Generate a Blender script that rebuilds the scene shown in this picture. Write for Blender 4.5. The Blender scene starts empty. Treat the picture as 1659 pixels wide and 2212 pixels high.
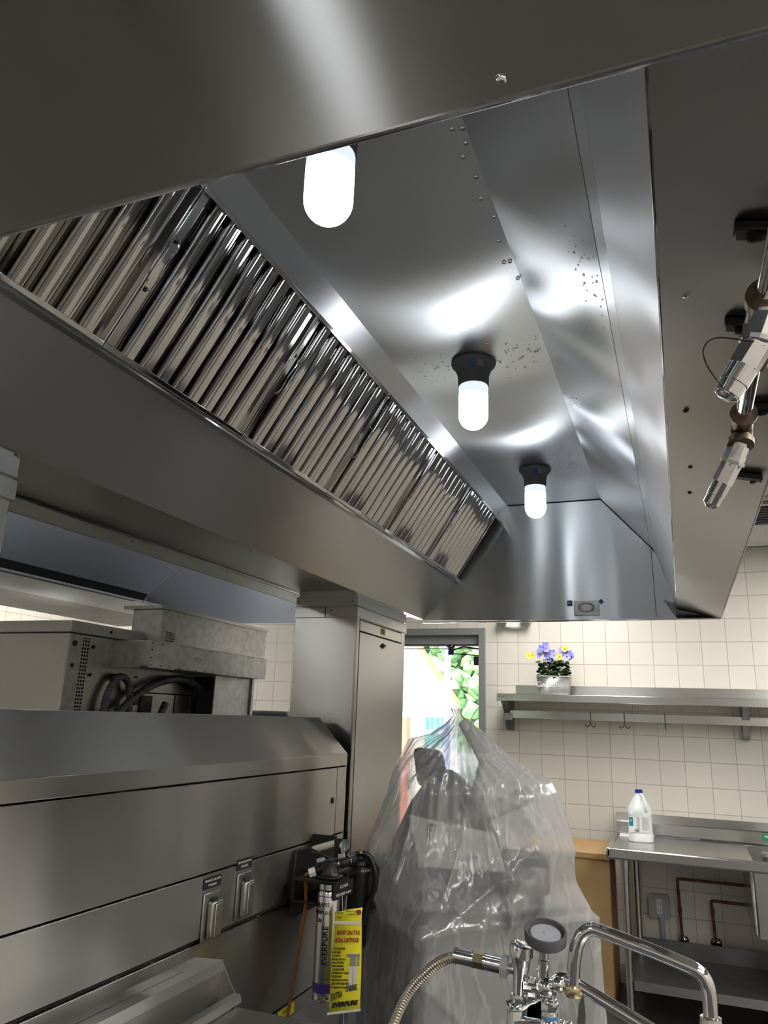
import bpy, math, random
from mathutils import Vector, Matrix, noise
random.seed(7)
C = bpy.context.scene.collection
S = bpy.context.scene
PI = math.pi
V = Vector

# ---------------------------------------------------------------- camera, world, lights, exposure
F_PX, PITCH, YAW, ROLL = 1599.35, 0.26940, 0.37991, 0.035375
EYE = V((0, 0, 1.55))
cam_d = bpy.data.cameras.new('camera')
cam = bpy.data.objects.new('camera', cam_d); C.objects.link(cam)
fw = V((-math.sin(YAW)*math.cos(PITCH), math.cos(YAW)*math.cos(PITCH), math.sin(PITCH)))
rt = V((math.cos(YAW), math.sin(YAW), 0)); up = rt.cross(fw)
r2 = rt*math.cos(ROLL) + up*math.sin(ROLL); u2 = up*math.cos(ROLL) - rt*math.sin(ROLL)
cam.matrix_world = Matrix(((r2.x, u2.x, -fw.x, EYE.x), (r2.y, u2.y, -fw.y, EYE.y), (r2.z, u2.z, -fw.z, EYE.z), (0, 0, 0, 1)))
cam_d.sensor_fit = 'VERTICAL'; cam_d.sensor_height = 36; cam_d.lens = 36*F_PX/2212
cam_d.clip_start = 0.02; cam_d.clip_end = 300
S.camera = cam
S.view_settings.view_transform = 'Standard'; S.view_settings.look = 'None'
S.view_settings.gamma = 1; S.view_settings.exposure = 0.40
S.cycles.use_denoising = True
S.cycles.max_bounces = 10; S.cycles.glossy_bounces = 6; S.cycles.transmission_bounces = 8
S.cycles.sample_clamp_indirect = 6
w = bpy.data.worlds.new('daylight'); S.world = w; w.use_nodes = True
w.node_tree.nodes['Background'].inputs[0].default_value = (0.92, 0.96, 1.0, 1)
w.node_tree.nodes['Background'].inputs[1].default_value = 5.5
sun_d = bpy.data.lights.new('sun', 'SUN'); sun_d.energy = 5.0; sun_d.angle = 0.02; sun_d.color = (1, .96, .9)
sun = bpy.data.objects.new('sun', sun_d); C.objects.link(sun)
sun.rotation_euler = (math.radians(48), 0, math.radians(-20))
TROFFER = 11.0        # emission of the ceiling fixtures
GLOBE = 8.0          # emission of the hood lamp globes

# ---------------------------------------------------------------- materials
def mat(name, col, rough=0.5, metal=0.0, **k):
    m = bpy.data.materials.new(name); m.use_nodes = True
    b = m.node_tree.nodes['Principled BSDF']
    b.inputs['Base Color'].default_value = (*col, 1); b.inputs['Roughness'].default_value = rough
    b.inputs['Metallic'].default_value = metal
    for a, v in k.items(): b.inputs[a].default_value = v
    return m

def N(m, t, **k):
    n = m.node_tree.nodes.new(t)
    for a, v in k.items(): setattr(n, a, v)
    return n

def mottled(name, col, col2, rough=0.5, scale=20, metal=0.0, bump=0.0, detail=4, stretch=(1, 1, 1)):
    m = mat(name, col, rough, metal); L = m.node_tree.links; b = m.node_tree.nodes['Principled BSDF']
    tc = N(m, 'ShaderNodeTexCoord'); mp = N(m, 'ShaderNodeMapping'); mp.inputs['Scale'].default_value = stretch
    L.new(tc.outputs['Object'], mp.inputs[0])
    n = N(m, 'ShaderNodeTexNoise'); n.inputs['Scale'].default_value = scale; n.inputs['Detail'].default_value = detail
    L.new(mp.outputs[0], n.inputs['Vector'])
    r = N(m, 'ShaderNodeValToRGB'); r.color_ramp.elements[0].color = (*col, 1); r.color_ramp.elements[1].color = (*col2, 1)
    r.color_ramp.elements[0].position = 0.35; r.color_ramp.elements[1].position = 0.65
    L.new(n.outputs['Fac'], r.inputs[0]); L.new(r.outputs[0], b.inputs['Base Color'])
    if bump:
        bp = N(m, 'ShaderNodeBump'); bp.inputs['Distance'].default_value = bump
        L.new(n.outputs['Fac'], bp.inputs['Height']); L.new(bp.outputs[0], b.inputs['Normal'])
    return m

def steel(name, smear, grain, col=(0.56, 0.56, 0.55), rough=0.27, aniso=0.75, wave=0.010, wscale=(1, 1, 1), wfreq=2.0, fine=0.000003):
    """brushed stainless sheet: 'smear' is the direction reflections are drawn out in, 'grain' the noise scale across axes"""
    m = mat(name, col, rough, 1.0); L = m.node_tree.links; b = m.node_tree.nodes['Principled BSDF']
    b.inputs['Anisotropic'].default_value = aniso
    cx = N(m, 'ShaderNodeCombineXYZ')
    for i in range(3): cx.inputs[i].default_value = smear[i]
    L.new(cx.outputs[0], b.inputs['Tangent'])
    tc = N(m, 'ShaderNodeTexCoord'); mp = N(m, 'ShaderNodeMapping'); mp.inputs['Scale'].default_value = grain
    L.new(tc.outputs['Object'], mp.inputs[0])
    n = N(m, 'ShaderNodeTexNoise'); n.inputs['Scale'].default_value = 1; n.inputs['Detail'].default_value = 3
    L.new(mp.outputs[0], n.inputs['Vector'])
    mr = N(m, 'ShaderNodeMapRange'); mr.inputs[3].default_value = rough-0.03; mr.inputs[4].default_value = rough+0.03
    L.new(n.outputs['Fac'], mr.inputs[0]); L.new(mr.outputs[0], b.inputs['Roughness'])
    r = N(m, 'ShaderNodeValToRGB')
    r.color_ramp.elements[0].color = (*[c*0.96 for c in col], 1); r.color_ramp.elements[1].color = (*[min(1, c*1.03) for c in col], 1)
    L.new(n.outputs['Fac'], r.inputs[0]); L.new(r.outputs[0], b.inputs['Base Color'])
    mp2 = N(m, 'ShaderNodeMapping'); mp2.inputs['Scale'].default_value = wscale
    L.new(tc.outputs['Object'], mp2.inputs[0])
    n2 = N(m, 'ShaderNodeTexNoise'); n2.inputs['Scale'].default_value = wfreq; n2.inputs['Detail'].default_value = 0.0
    n2.inputs['Roughness'].default_value = 0.3
    L.new(mp2.outputs[0], n2.inputs['Vector'])
    bp = N(m, 'ShaderNodeBump'); bp.inputs['Distance'].default_value = wave; bp.inputs['Strength'].default_value = 1
    L.new(n2.outputs['Fac'], bp.inputs['Height'])
    bp2 = N(m, 'ShaderNodeBump'); bp2.inputs['Distance'].default_value = fine; bp2.inputs['Strength'].default_value = 1
    L.new(n.outputs['Fac'], bp2.inputs['Height']); L.new(bp.outputs[0], bp2.inputs['Normal'])
    L.new(bp2.outputs[0], b.inputs['Normal'])
    return m

M = {}
# grain along Y, reflections drawn out across X/Z
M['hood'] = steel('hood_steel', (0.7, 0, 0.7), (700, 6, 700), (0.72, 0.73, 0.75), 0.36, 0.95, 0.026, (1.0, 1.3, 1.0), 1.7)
M['hood_back'] = steel('back_hood_steel', (0.7, 0, 0.7), (700, 6, 700), (0.70, 0.71, 0.73), 0.50, 0.5, 0.01, (1, 1, 1), 1.7)
M['hood_end'] = steel('hood_end_steel', (0, 0, 1), (6, 6, 700), (0.58, 0.60, 0.62), 0.36, 0.95, 0.02, (3.2, 1, 0.6), 1.6)
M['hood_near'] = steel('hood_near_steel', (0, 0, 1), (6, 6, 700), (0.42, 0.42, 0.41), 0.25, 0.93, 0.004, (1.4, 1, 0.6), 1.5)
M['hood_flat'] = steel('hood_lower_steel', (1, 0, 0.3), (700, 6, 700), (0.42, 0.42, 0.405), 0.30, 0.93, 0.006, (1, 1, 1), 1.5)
M['chase'] = steel('chase_steel', (0, 0, 1), (700, 6, 700), (0.48, 0.47, 0.445), 0.36, 0.95, 0.012, (1, 3.2, 0.35), 1.6)
M['column'] = steel('column_steel', (0, 0, 1), (6, 6, 700), (0.47, 0.465, 0.45), 0.26, 0.8, 0.006, (1, 1, 1), 2.0, 0.0000003)
M['plain'] = steel('sheet_steel', (0, 0, 1), (60, 60, 60), (0.42, 0.415, 0.40), 0.30, 0.3, 0.004, (1, 1, 1), 3.0)
M['dull_shade'] = mottled('dull_and_shade_steel', (0.17, 0.17, 0.17), (0.22, 0.22, 0.22), 0.4, 12, 0.9)  # dull dark steel; on the undershelf its tone is painted shade
M['shelf'] = steel('shelf_steel', (0, 0.5, 1), (6, 700, 700), (0.58, 0.575, 0.56), 0.25, 0.5, 0.002, (1, 1, 1), 3.0, 0.0000003)
M['mirror'] = steel('polished_steel', (0, 1, 0), (20, 20, 20), (0.56, 0.55, 0.545), 0.07, 0.2, 0.006, (1, 1, 1), 5.0)
M['chrome'] = mat('chrome', (0.78, 0.78, 0.79), 0.07, 1.0)
M['can'] = mat('cartridge_steel', (0.72, 0.71, 0.70), 0.2, 1.0)
M['galv'] = mottled('galvanised_steel', (0.34, 0.34, 0.325), (0.44, 0.44, 0.42), 0.36, 30, 0.9)
M['brass'] = mat('brass', (0.62, 0.52, 0.30), 0.25, 1.0)
M['bronze'] = mottled('brown_fitting', (0.10, 0.07, 0.05), (0.24, 0.18, 0.13), 0.4, 40, 0.7)
M['hose'] = mat('hose_steel', (0.62, 0.56, 0.46), 0.22, 1.0)
M['black'] = mat('black_plastic', (0.012, 0.012, 0.013), 0.35)
M['blackm'] = mat('black_metal', (0.02, 0.02, 0.022), 0.3, 0.6)
M['conduit'] = mat('dark_conduit', (0.10, 0.10, 0.11), 0.35, 0.5)
M['seam'] = mat('dark_gap', (0.02, 0.02, 0.02), 0.7)
M['grey_rubber'] = mat('grey_rubber', (0.11, 0.11, 0.115), 0.55)
M['white_plastic'] = mat('white_plastic', (0.80, 0.80, 0.78), 0.4)
M['cream_plastic'] = mat('cream_plastic', (0.78, 0.77, 0.62), 0.4)
M['grey_plastic'] = mat('grey_plastic', (0.40, 0.41, 0.44), 0.5)
M['blue_label'] = mat('blue_label', (0.02, 0.05, 0.20), 0.4)
M['navy_cap'] = mat('navy_cap', (0.01, 0.03, 0.30), 0.35)
M['purple'] = mat('purple_band', (0.07, 0.03, 0.22), 0.3)
M['ink'] = mat('black_ink', (0.015, 0.012, 0.015), 0.5)
M['red_ink'] = mat('red_ink', (0.35, 0.03, 0.02), 0.5)
M['white_ink'] = mat('white_ink', (0.75, 0.75, 0.75), 0.5)
M['grey_ink'] = mat('grey_ink', (0.30, 0.31, 0.33), 0.6)
M['yellow'] = mat('yellow_tag', (0.86, 0.76, 0.03), 0.3)
M['gold_label'] = mat('gold_label', (0.48, 0.44, 0.12), 0.4)
M['green_label'] = mat('green_label', (0.01, 0.28, 0.12), 0.4)
M['teal'] = mat('teal_print', (0.03, 0.22, 0.26), 0.5)
M['copper'] = mottled('old_copper', (0.10, 0.035, 0.025), (0.20, 0.08, 0.05), 0.35, 30, 0.7)
M['tube'] = mat('copper_tube', (0.36, 0.14, 0.05), 0.3, 0.6)
M['card'] = mottled('cardboard', (0.38, 0.235, 0.10), (0.43, 0.27, 0.12), 0.75, 6)
M['card_shaded'] = mottled('cardboard_shaded', (0.20, 0.10, 0.045), (0.26, 0.14, 0.06), 0.8, 6)  # darker cardboard: shade on the carton's right face put into the colour
M['leaf'] = mottled('leaf_green', (0.012, 0.045, 0.008), (0.04, 0.12, 0.02), 0.5, 60)
M['petal_y'] = mat('yellow_petal', (0.85, 0.62, 0.02), 0.5)
M['petal_b'] = mat('blue_petal', (0.16, 0.18, 0.62), 0.5)
M['petal_v'] = mat('violet_petal', (0.34, 0.30, 0.75), 0.5)
M['petal_c'] = mat('petal_heart', (0.05, 0.03, 0.18), 0.5)
M['doorframe'] = mat('grey_door_paint', (0.22, 0.225, 0.22), 0.45)
M['grate'] = mat('dark_filter', (0.03, 0.03, 0.03), 0.4, 0.7)
M['slicer'] = mat('slicer_grey', (0.06, 0.06, 0.063), 0.4)
M['slicer_pale'] = mat('slicer_plate', (0.66, 0.67, 0.62), 0.45)
M['ceiling'] = mottled('ceiling_tile', (0.60, 0.59, 0.56), (0.66, 0.65, 0.62), 0.8, 60)
M['paint'] = mat('wall_paint', (0.62, 0.58, 0.52), 0.7)
M['tgrid'] = mat('ceiling_grid', (0.25, 0.24, 0.22), 0.5)
M['jug'] = mat('white_jug', (0.78, 0.80, 0.80), 0.32, **{'Subsurface Weight': 0.2})
M['droplet'] = mat('water', (.62, .66, .70), 0.02, **{'Transmission Weight': 1.0, 'IOR': 1.33})
M['stucco'] = mat('white_stucco', (0.88, 0.85, 0.78), 0.9)
M['redtrim'] = mat('terracotta_trim', (0.55, 0.20, 0.10), 0.8)
M['salmon'] = mat('salmon_render', (0.62, 0.20, 0.13), 0.8)
M['teal_glass'] = mat('teal_window_glass', (0.05, 0.36, 0.38), 0.15)
M['lilac'] = mat('lilac_pole_paint', (0.22, 0.24, 0.55), 0.5)
M['crown'] = mottled('tree_foliage', (0.20, 0.42, 0.20), (0.50, 0.70, 0.38), 0.8, 3.0, detail=8)
M['bush'] = mottled('yellow_bush', (0.35, 0.40, 0.02), (0.65, 0.60, 0.05), 0.8, 8.0)
M['bark'] = mottled('pale_bark', (0.35, 0.34, 0.30), (0.5, 0.5, 0.46), 0.8, 4.0)
M['ground'] = mottled('asphalt', (0.20, 0.20, 0.19), (0.28, 0.28, 0.26), 0.9, 2)
M['floor'] = mottled('dark_floor', (0.035, 0.036, 0.042), (0.055, 0.055, 0.06), 0.35, 8)

def emit(name, col, s, base=(0.9, 0.9, 0.9)):
    m = mat(name, base, 0.3); b = m.node_tree.nodes['Principled BSDF']
    b.inputs['Emission Color'].default_value = (*col, 1); b.inputs['Emission Strength'].default_value = s
    return m
M['globe'] = emit('lamp_globe', (0.90, 0.95, 1.0), GLOBE)
M['globe_neck'] = emit('frosted_neck', (0.75, 0.85, 1.0), 0.75)
M['troffer'] = emit('fluorescent_diffuser', (1.0, 0.985, 0.95), TROFFER)

M['strip'] = emit('strip_rows', (0.92, 0.95, 1.0), 1.5)
def tile_mat():
    m = mat('cream_wall_tile', (0.7, 0.66, 0.58), 0.25); L = m.node_tree.links; b = m.node_tree.nodes['Principled BSDF']
    tc = N(m, 'ShaderNodeTexCoord'); sp = N(m, 'ShaderNodeSeparateXYZ'); L.new(tc.outputs['Object'], sp.inputs[0])
    ad = N(m, 'ShaderNodeMath', operation='ADD'); L.new(sp.outputs[0], ad.inputs[0]); L.new(sp.outputs[1], ad.inputs[1])
    cb = N(m, 'ShaderNodeCombineXYZ')
    o = N(m, 'ShaderNodeMath', operation='ADD'); L.new(ad.outputs[0], o.inputs[0]); o.inputs[1].default_value = 40*0.154 + 0.005 - (5.44 % 0.154) + 0.0
    o2 = N(m, 'ShaderNodeMath', operation='ADD'); L.new(sp.outputs[2], o2.inputs[0]); o2.inputs[1].default_value = 0.154*20 - (2.104 % 0.154)
    L.new(o.outputs[0], cb.inputs[0]); L.new(o2.outputs[0], cb.inputs[1])
    br = N(m, 'ShaderNodeTexBrick'); br.offset = 0.0; br.squash = 1
    br.inputs['Scale'].default_value = 1; br.inputs['Brick Width'].default_value = 0.154; br.inputs['Row Height'].default_value = 0.154
    br.inputs['Mortar Size'].default_value = 0.0022; br.inputs['Mortar Smooth'].default_value = 0.3
    br.inputs['Color1'].default_value = (0.74, 0.69, 0.61, 1); br.inputs['Color2'].default_value = (0.70, 0.655, 0.58, 1)
    br.inputs['Mortar'].default_value = (0.47, 0.44, 0.39, 1); L.new(cb.outputs[0], br.inputs['Vector'])
    L.new(br.outputs['Color'], b.inputs['Base Color'])
    inv = N(m, 'ShaderNodeMath', operation='SUBTRACT'); inv.inputs[0].default_value = 1; L.new(br.outputs['Fac'], inv.inputs[1])
    bp = N(m, 'ShaderNodeBump'); bp.inputs['Distance'].default_value = 0.0015; L.new(inv.outputs[0], bp.inputs['Height'])
    L.new(bp.outputs[0], b.inputs['Normal'])
    return m
M['tile'] = tile_mat()

def perf_mat():
    m = mat('perforated_strip', (0.4, 0.4, 0.39), 0.35, 0.9); L = m.node_tree.links; b = m.node_tree.nodes['Principled BSDF']
    tc = N(m, 'ShaderNodeTexCoord'); vo = N(m, 'ShaderNodeTexVoronoi'); vo.inputs['Scale'].default_value = 75; vo.inputs['Randomness'].default_value = 0.0
    L.new(tc.outputs['Object'], vo.inputs['Vector'])
    r = N(m, 'ShaderNodeValToRGB'); r.color_ramp.interpolation = 'CONSTANT'
    r.color_ramp.elements[0].color = (0.01, 0.01, 0.01, 1); r.color_ramp.elements[1].color = (0.4, 0.4, 0.38, 1); r.color_ramp.elements[1].position = 0.42
    L.new(vo.outputs['Distance'], r.inputs[0]); L.new(r.outputs[0], b.inputs['Base Color'])
    return m
M['perf'] = perf_mat()

def glass_mat():
    m = bpy.data.materials.new('clear_pane'); m.use_nodes = True; nt = m.node_tree; nt.nodes.clear(); L = nt.links
    o = nt.nodes.new('ShaderNodeOutputMaterial'); mx = nt.nodes.new('ShaderNodeMixShader'); t = nt.nodes.new('ShaderNodeBsdfTransparent'); g = nt.nodes.new('ShaderNodeBsdfGlossy')
    g.inputs['Roughness'].default_value = 0.02; t.inputs[0].default_value = (0.95, 0.98, 0.97, 1)
    mx.inputs[0].default_value = 0.06; L.new(t.outputs[0], mx.inputs[1]); L.new(g.outputs[0], mx.inputs[2]); L.new(mx.outputs[0], o.inputs[0])
    return m
M['glass'] = glass_mat()

def film_mat():
    """thin cloudy polythene: clear, blurring and milky parts mixed"""
    m = bpy.data.materials.new('cloudy_polythene'); m.use_nodes = True; nt = m.node_tree; nt.nodes.clear(); L = nt.links
    nn = nt.nodes.new
    o = nn('ShaderNodeOutputMaterial'); tr = nn('ShaderNodeBsdfTransparent'); rf = nn('ShaderNodeBsdfRefraction'); df = nn('ShaderNodeBsdfDiffuse'); tl = nn('ShaderNodeBsdfTranslucent'); gl = nn('ShaderNodeBsdfGlossy')
    rf.inputs['IOR'].default_value = 1.01; rf.inputs['Roughness'].default_value = 0.22; rf.inputs['Color'].default_value = (0.93, 0.94, 0.94, 1)
    tr.inputs[0].default_value = (0.95, 0.95, 0.95, 1)
    df.inputs[0].default_value = (0.92, 0.92, 0.93, 1); tl.inputs[0].default_value = (0.86, 0.87, 0.90, 1); gl.inputs['Roughness'].default_value = 0.2
    def mix(f, a, b):
        x = nn('ShaderNodeMixShader'); 
        if isinstance(f, float): x.inputs[0].default_value = f
        else: L.new(f, x.inputs[0])
        L.new(a, x.inputs[1]); L.new(b, x.inputs[2]); return x.outputs[0]
    tc = nn('ShaderNodeTexCoord')
    n1 = nn('ShaderNodeTexNoise'); n1.inputs['Scale'].default_value = 4.5; n1.inputs['Detail'].default_value = 3; n1.inputs['Distortion'].default_value = 0.3
    mp = nn('ShaderNodeMapping'); mp.inputs['Scale'].default_value = (2.2, 2.2, 0.7); L.new(tc.outputs['Object'], mp.inputs[0]); L.new(mp.outputs[0], n1.inputs['Vector'])
    ab = nn('ShaderNodeMath'); ab.operation = 'SUBTRACT'; L.new(n1.outputs['Fac'], ab.inputs[0]); ab.inputs[1].default_value = 0.5
    ab2 = nn('ShaderNodeMath'); ab2.operation = 'ABSOLUTE'; L.new(ab.outputs[0], ab2.inputs[0])
    rid = nn('ShaderNodeMapRange'); rid.inputs[1].default_value = 0.0; rid.inputs[2].default_value = 0.06; rid.inputs[3].default_value = 1.0; rid.inputs[4].default_value = 0.0
    L.new(ab2.outputs[0], rid.inputs[0])
    bp = nn('ShaderNodeBump'); bp.inputs['Distance'].default_value = 0.0018; L.new(rid.outputs[0], bp.inputs['Height'])
    for s in (df, tl, gl, rf): L.new(bp.outputs[0], s.inputs['Normal'])
    see = mix(0.30, tr.outputs[0], rf.outputs[0])
    milk = mix(0.5, df.outputs[0], tl.outputs[0])
    fac = nn('ShaderNodeMapRange'); fac.inputs[3].default_value = 0.38; fac.inputs[4].default_value = 0.56; L.new(rid.outputs[0], fac.inputs[0])
    a = mix(fac.outputs[0], see, milk)
    b = mix(0.10, a, gl.outputs[0])
    L.new(b, o.inputs[0])
    return m
M['film'] = film_mat()

# ---------------------------------------------------------------- mesh helpers
class MB:
    def __init__(s): s.v = []; s.f = []
    def add(s, vs, fs):
        n = len(s.v); s.v += [V(p) for p in vs]; s.f += [tuple(i+n for i in f) for f in fs]; return s
    def box(s, x0, x1, y0, y1, z0, z1):
        return s.add([(x, y, z) for x in (x0, x1) for y in (y0, y1) for z in (z0, z1)],
                     [(0, 1, 3, 2), (4, 6, 7, 5), (0, 4, 5, 1), (2, 3, 7, 6), (0, 2, 6, 4), (1, 5, 7, 3)])
    def obox(s, c, ax, ay, az):
        """box about centre c with half-axis vectors"""
        c, ax, ay, az = V(c), V(ax), V(ay), V(az)
        return s.add([c+ax*i+ay*j+az*k for i in (-1, 1) for j in (-1, 1) for k in (-1, 1)],
                     [(0, 1, 3, 2), (4, 6, 7, 5), (0, 4, 5, 1), (2, 3, 7, 6), (0, 2, 6, 4), (1, 5, 7, 3)])
    def frame(s, d):
        d = V(d).normalized(); a = V((0, 0, 1)) if abs(d.z) < 0.9 else V((1, 0, 0))
        x = d.cross(a).normalized(); return x, d.cross(x).normalized()
    def tube(s, pts, r, seg=14, cap=True, flat=None):
        pts = [V(p) for p in pts]; n = len(pts); rs = r if isinstance(r, (list, tuple)) else [r]*n
        x, y = s.frame(pts[1]-pts[0]); vs = []; prev = (pts[1]-pts[0]).normalized()
        for i, p in enumerate(pts):
            if i == 0: t = pts[1]-pts[0]
            elif i == n-1: t = pts[-1]-pts[-2]
            else: t = (pts[i+1]-p).normalized()+(p-pts[i-1]).normalized()
            t = t.normalized() if t.length > 1e-9 else prev
            q = prev.rotation_difference(t); x = q @ x; y = q @ y; prev = t
            for k in range(seg):
                a = 2*PI*k/seg; vs.append(p+(x*math.cos(a)+y*math.sin(a))*rs[i])
        fs = [(i*seg+k, i*seg+(k+1) % seg, (i+1)*seg+(k+1) % seg, (i+1)*seg+k) for i in range(n-1) for k in range(seg)]
        if cap: fs += [tuple(range(seg))[::-1], tuple((n-1)*seg+k for k in range(seg))]
        return s.add(vs, fs)
    def cyl(s, a, b, r, r2=None, seg=20): return s.tube([a, b], [r, r if r2 is None else r2], seg)
    def lathe(s, c, axis, prof, seg=28, sq=None):
        """prof: (distance along axis, radius)"""
        c = V(c); d = V(axis).normalized(); x, y = s.frame(d); n = len(prof); vs = []
        for h, r in prof:
            for k in range(seg):
                a = 2*PI*k/seg; vs.append(c+d*h+(x*math.cos(a)+y*math.sin(a))*max(r, 1e-4))
        fs = [(i*seg+k, i*seg+(k+1) % seg, (i+1)*seg+(k+1) % seg, (i+1)*seg+k) for i in range(n-1) for k in range(seg)]
        return s.add(vs, fs+[tuple(range(seg))[::-1], tuple((n-1)*seg+k for k in range(seg))])
    def prism(s, poly, vec):
        n = len(poly); vec = V(vec); a = [V(p) for p in poly]
        return s.add(a+[p+vec for p in a], [tuple(range(n))[::-1], tuple(range(n, 2*n))]+[(i, (i+1) % n, n+(i+1) % n, n+i) for i in range(n)])
    def sheet(s, line, y0, y1, t):
        """a bent sheet: XZ polyline run along Y, thickness t to the left of its direction"""
        P = [V((x, 0, z)) for x, z in line]; n = len(P); off = []
        for i in range(n):
            ns = []
            for j in (i-1, i):
                if 0 <= j < n-1:
                    d = (P[j+1]-P[j]).normalized(); ns.append(V((-d.z, 0, d.x)))
            m = sum(ns, V()).normalized(); off.append(P[i]+m*(t/max(0.3, m.dot(ns[0]))))
        ring = P+off[::-1]
        return s.prism([(p.x, y0, p.z) for p in ring], (0, y1-y0, 0))
    def ico(s, c, r, sub=1, sc=(1, 1, 1), jit=0.0):
        import bmesh
        b = bmesh.new(); bmesh.ops.create_icosphere(b, subdivisions=sub, radius=1)
        vs = [V(c)+V((v.co.x*sc[0], v.co.y*sc[1], v.co.z*sc[2]))*r*(1+jit*(random.random()-.5)) for v in b.verts]
        b.verts.index_update(); fs = [tuple(v.index for v in f.verts) for f in b.faces]; b.free()
        return s.add(vs, fs)

def obj(name, mb, m, parent=None, smooth=True, bevel=0.0, angle=35):
    me = bpy.data.meshes.new(name); off = parent_loc(parent)
    me.from_pydata([v-off for v in mb.v], [], mb.f); me.validate(); me.update()
    import bmesh
    b = bmesh.new(); b.from_mesh(me); bmesh.ops.recalc_face_normals(b, faces=b.faces); b.to_mesh(me); b.free()
    if smooth:
        for p in me.polygons: p.use_smooth = True
        me.set_sharp_from_angle(angle=math.radians(angle))
    me.materials.append(m if not isinstance(m, str) else M[m])
    o = bpy.data.objects.new(name, me); C.objects.link(o)
    if parent: o.parent = parent
    if bevel:
        bv = o.modifiers.new('bevel', 'BEVEL'); bv.width = bevel; bv.segments = 2; bv.limit_method = 'ANGLE'; bv.angle_limit = math.radians(40)
        bv.harden_normals = False
    return o

def parent_loc(p):
    v = V((0, 0, 0))
    while p: v += p.location; p = p.parent
    return v

def tag(o, label, cat, group=None, kind=None):
    if label: o['label'] = label
    if cat: o['category'] = cat
    if group: o['group'] = group
    if kind: o['kind'] = kind
    return o

def thing(name, loc, label, cat, group=None):
    o = bpy.data.objects.new(name, None); o.empty_display_size = 0.05; C.objects.link(o); o.location = loc
    return tag(o, label, cat, group)

def struct(name, mb, m, **k):
    o = obj(name, mb, m, **k); o['kind'] = 'structure'; return o

def copy_tree(o, delta=(0, 0, 0), parent=None):
    c = o.copy(); C.objects.link(c)
    if parent: c.parent = parent
    else: c.location = V(o.location)+V(delta)
    for ch in o.children: copy_tree(ch, (0, 0, 0), c)
    return c

def text(name, s, m, parent, origin, xdir, ydir, size, align='CENTER', bold=0.0, ext=0.0004, wrap=None, squash=1.0, spacing=1.0):
    """lettering turned into a mesh; wrap=(centre axis point, radius) bends it round a vertical can"""
    cu = bpy.data.curves.new(name, 'FONT'); cu.body = s; cu.size = size; cu.align_x = align; cu.align_y = 'CENTER'
    cu.extrude = ext; cu.offset = bold; cu.space_character = spacing
    t = bpy.data.objects.new(name+'_src', cu); C.objects.link(t)
    dg = bpy.context.evaluated_depsgraph_get(); me = bpy.data.meshes.new_from_object(t.evaluated_get(dg))
    bpy.data.objects.remove(t)
    x, y = V(xdir).normalized(), V(ydir).normalized(); z = x.cross(y); off = parent_loc(parent)
    for v in me.vertices:
        p = V(origin)+x*v.co.x*squash+y*v.co.y+z*(v.co.z+ext)
        if wrap:
            c, r = V(wrap[0]), wrap[1]; hx, hz = v.co.x*squash, v.co.y
            d = V(origin)-c; d.z = 0; a0 = math.atan2(d.y, d.x); q = x*hx+y*hz   # q in the tangent plane
            tz = q.z; th = q-V((0, 0, tz)); tang = V((-math.sin(a0), math.cos(a0), 0)); a = a0+th.dot(tang)/r
            rr = r+0.0006+v.co.z; p = V((c.x+math.cos(a)*rr, c.y+math.sin(a)*rr, origin[2]+tz))
        v.co = p-off
    me.name = name; me.materials.clear(); me.materials.append(M[m])
    o = bpy.data.objects.new(name, me); C.objects.link(o); o.parent = parent
    return o

def spline(pts, n=8):
    P = [V(p) for p in pts]; P = [P[0]*2-P[1]]+P+[P[-1]*2-P[-2]]; out = []
    for i in range(1, len(P)-2):
        for k in range(n):
            t = k/n; a, b, c, d = P[i-1:i+3]
            out.append(0.5*((2*b)+(c-a)*t+(2*a-5*b+4*c-d)*t*t+(3*b-a-3*c+d)*t**3))
    return out+[P[-2]]

# ================================================================= THE ROOM
ZC = 2.73; YF = 5.44; XR = 2.6; XL = -5.0; YB = -3.6
struct('floor', MB().box(XL-.15, XR+.15, YB-.15, YF+.15, -.1, 0), 'floor')
struct('ceiling', MB().box(XL-.15, XR+.15, YB-.15, YF+.15, ZC, ZC+.1), 'ceiling')
DX0, DX1, DZ = -2.36, -1.324, 2.21
struct('wall_far', MB().box(XL-.15, DX0, YF, YF+.15, 0, ZC).box(DX1, XR+.15, YF, YF+.15, 0, ZC).box(DX0, DX1, YF, YF+.15, DZ, ZC), 'tile', smooth=False)
struct('wall_right', MB().box(XR, XR+.15, YB, YF, 0, ZC), 'tile')
struct('wall_left', MB().box(XL-.15, XL, YB, YF, 0, ZC), 'tile')
struct('wall_near', MB().box(XL-.15, XR+.15, YB-.15, YB, 0, ZC), 'paint')
g = MB()
y = 4.78-0.61*14
while y < YF:
    g.box(XL, XR, y-.012, y+.012, ZC-.006, ZC+.001); y += 0.61
x = 0.42-1.22*5
while x < XR:
    g.box(x-.012, x+.012, YB, YF, ZC-.0055, ZC+.001); x += 1.22
struct('trim_1', g, 'tgrid', smooth=False)
# cove strip where wall meets ceiling
struct('trim_2', MB().box(XL, XR, YF-.02, YF, ZC-.02, ZC), 'paint')

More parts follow.
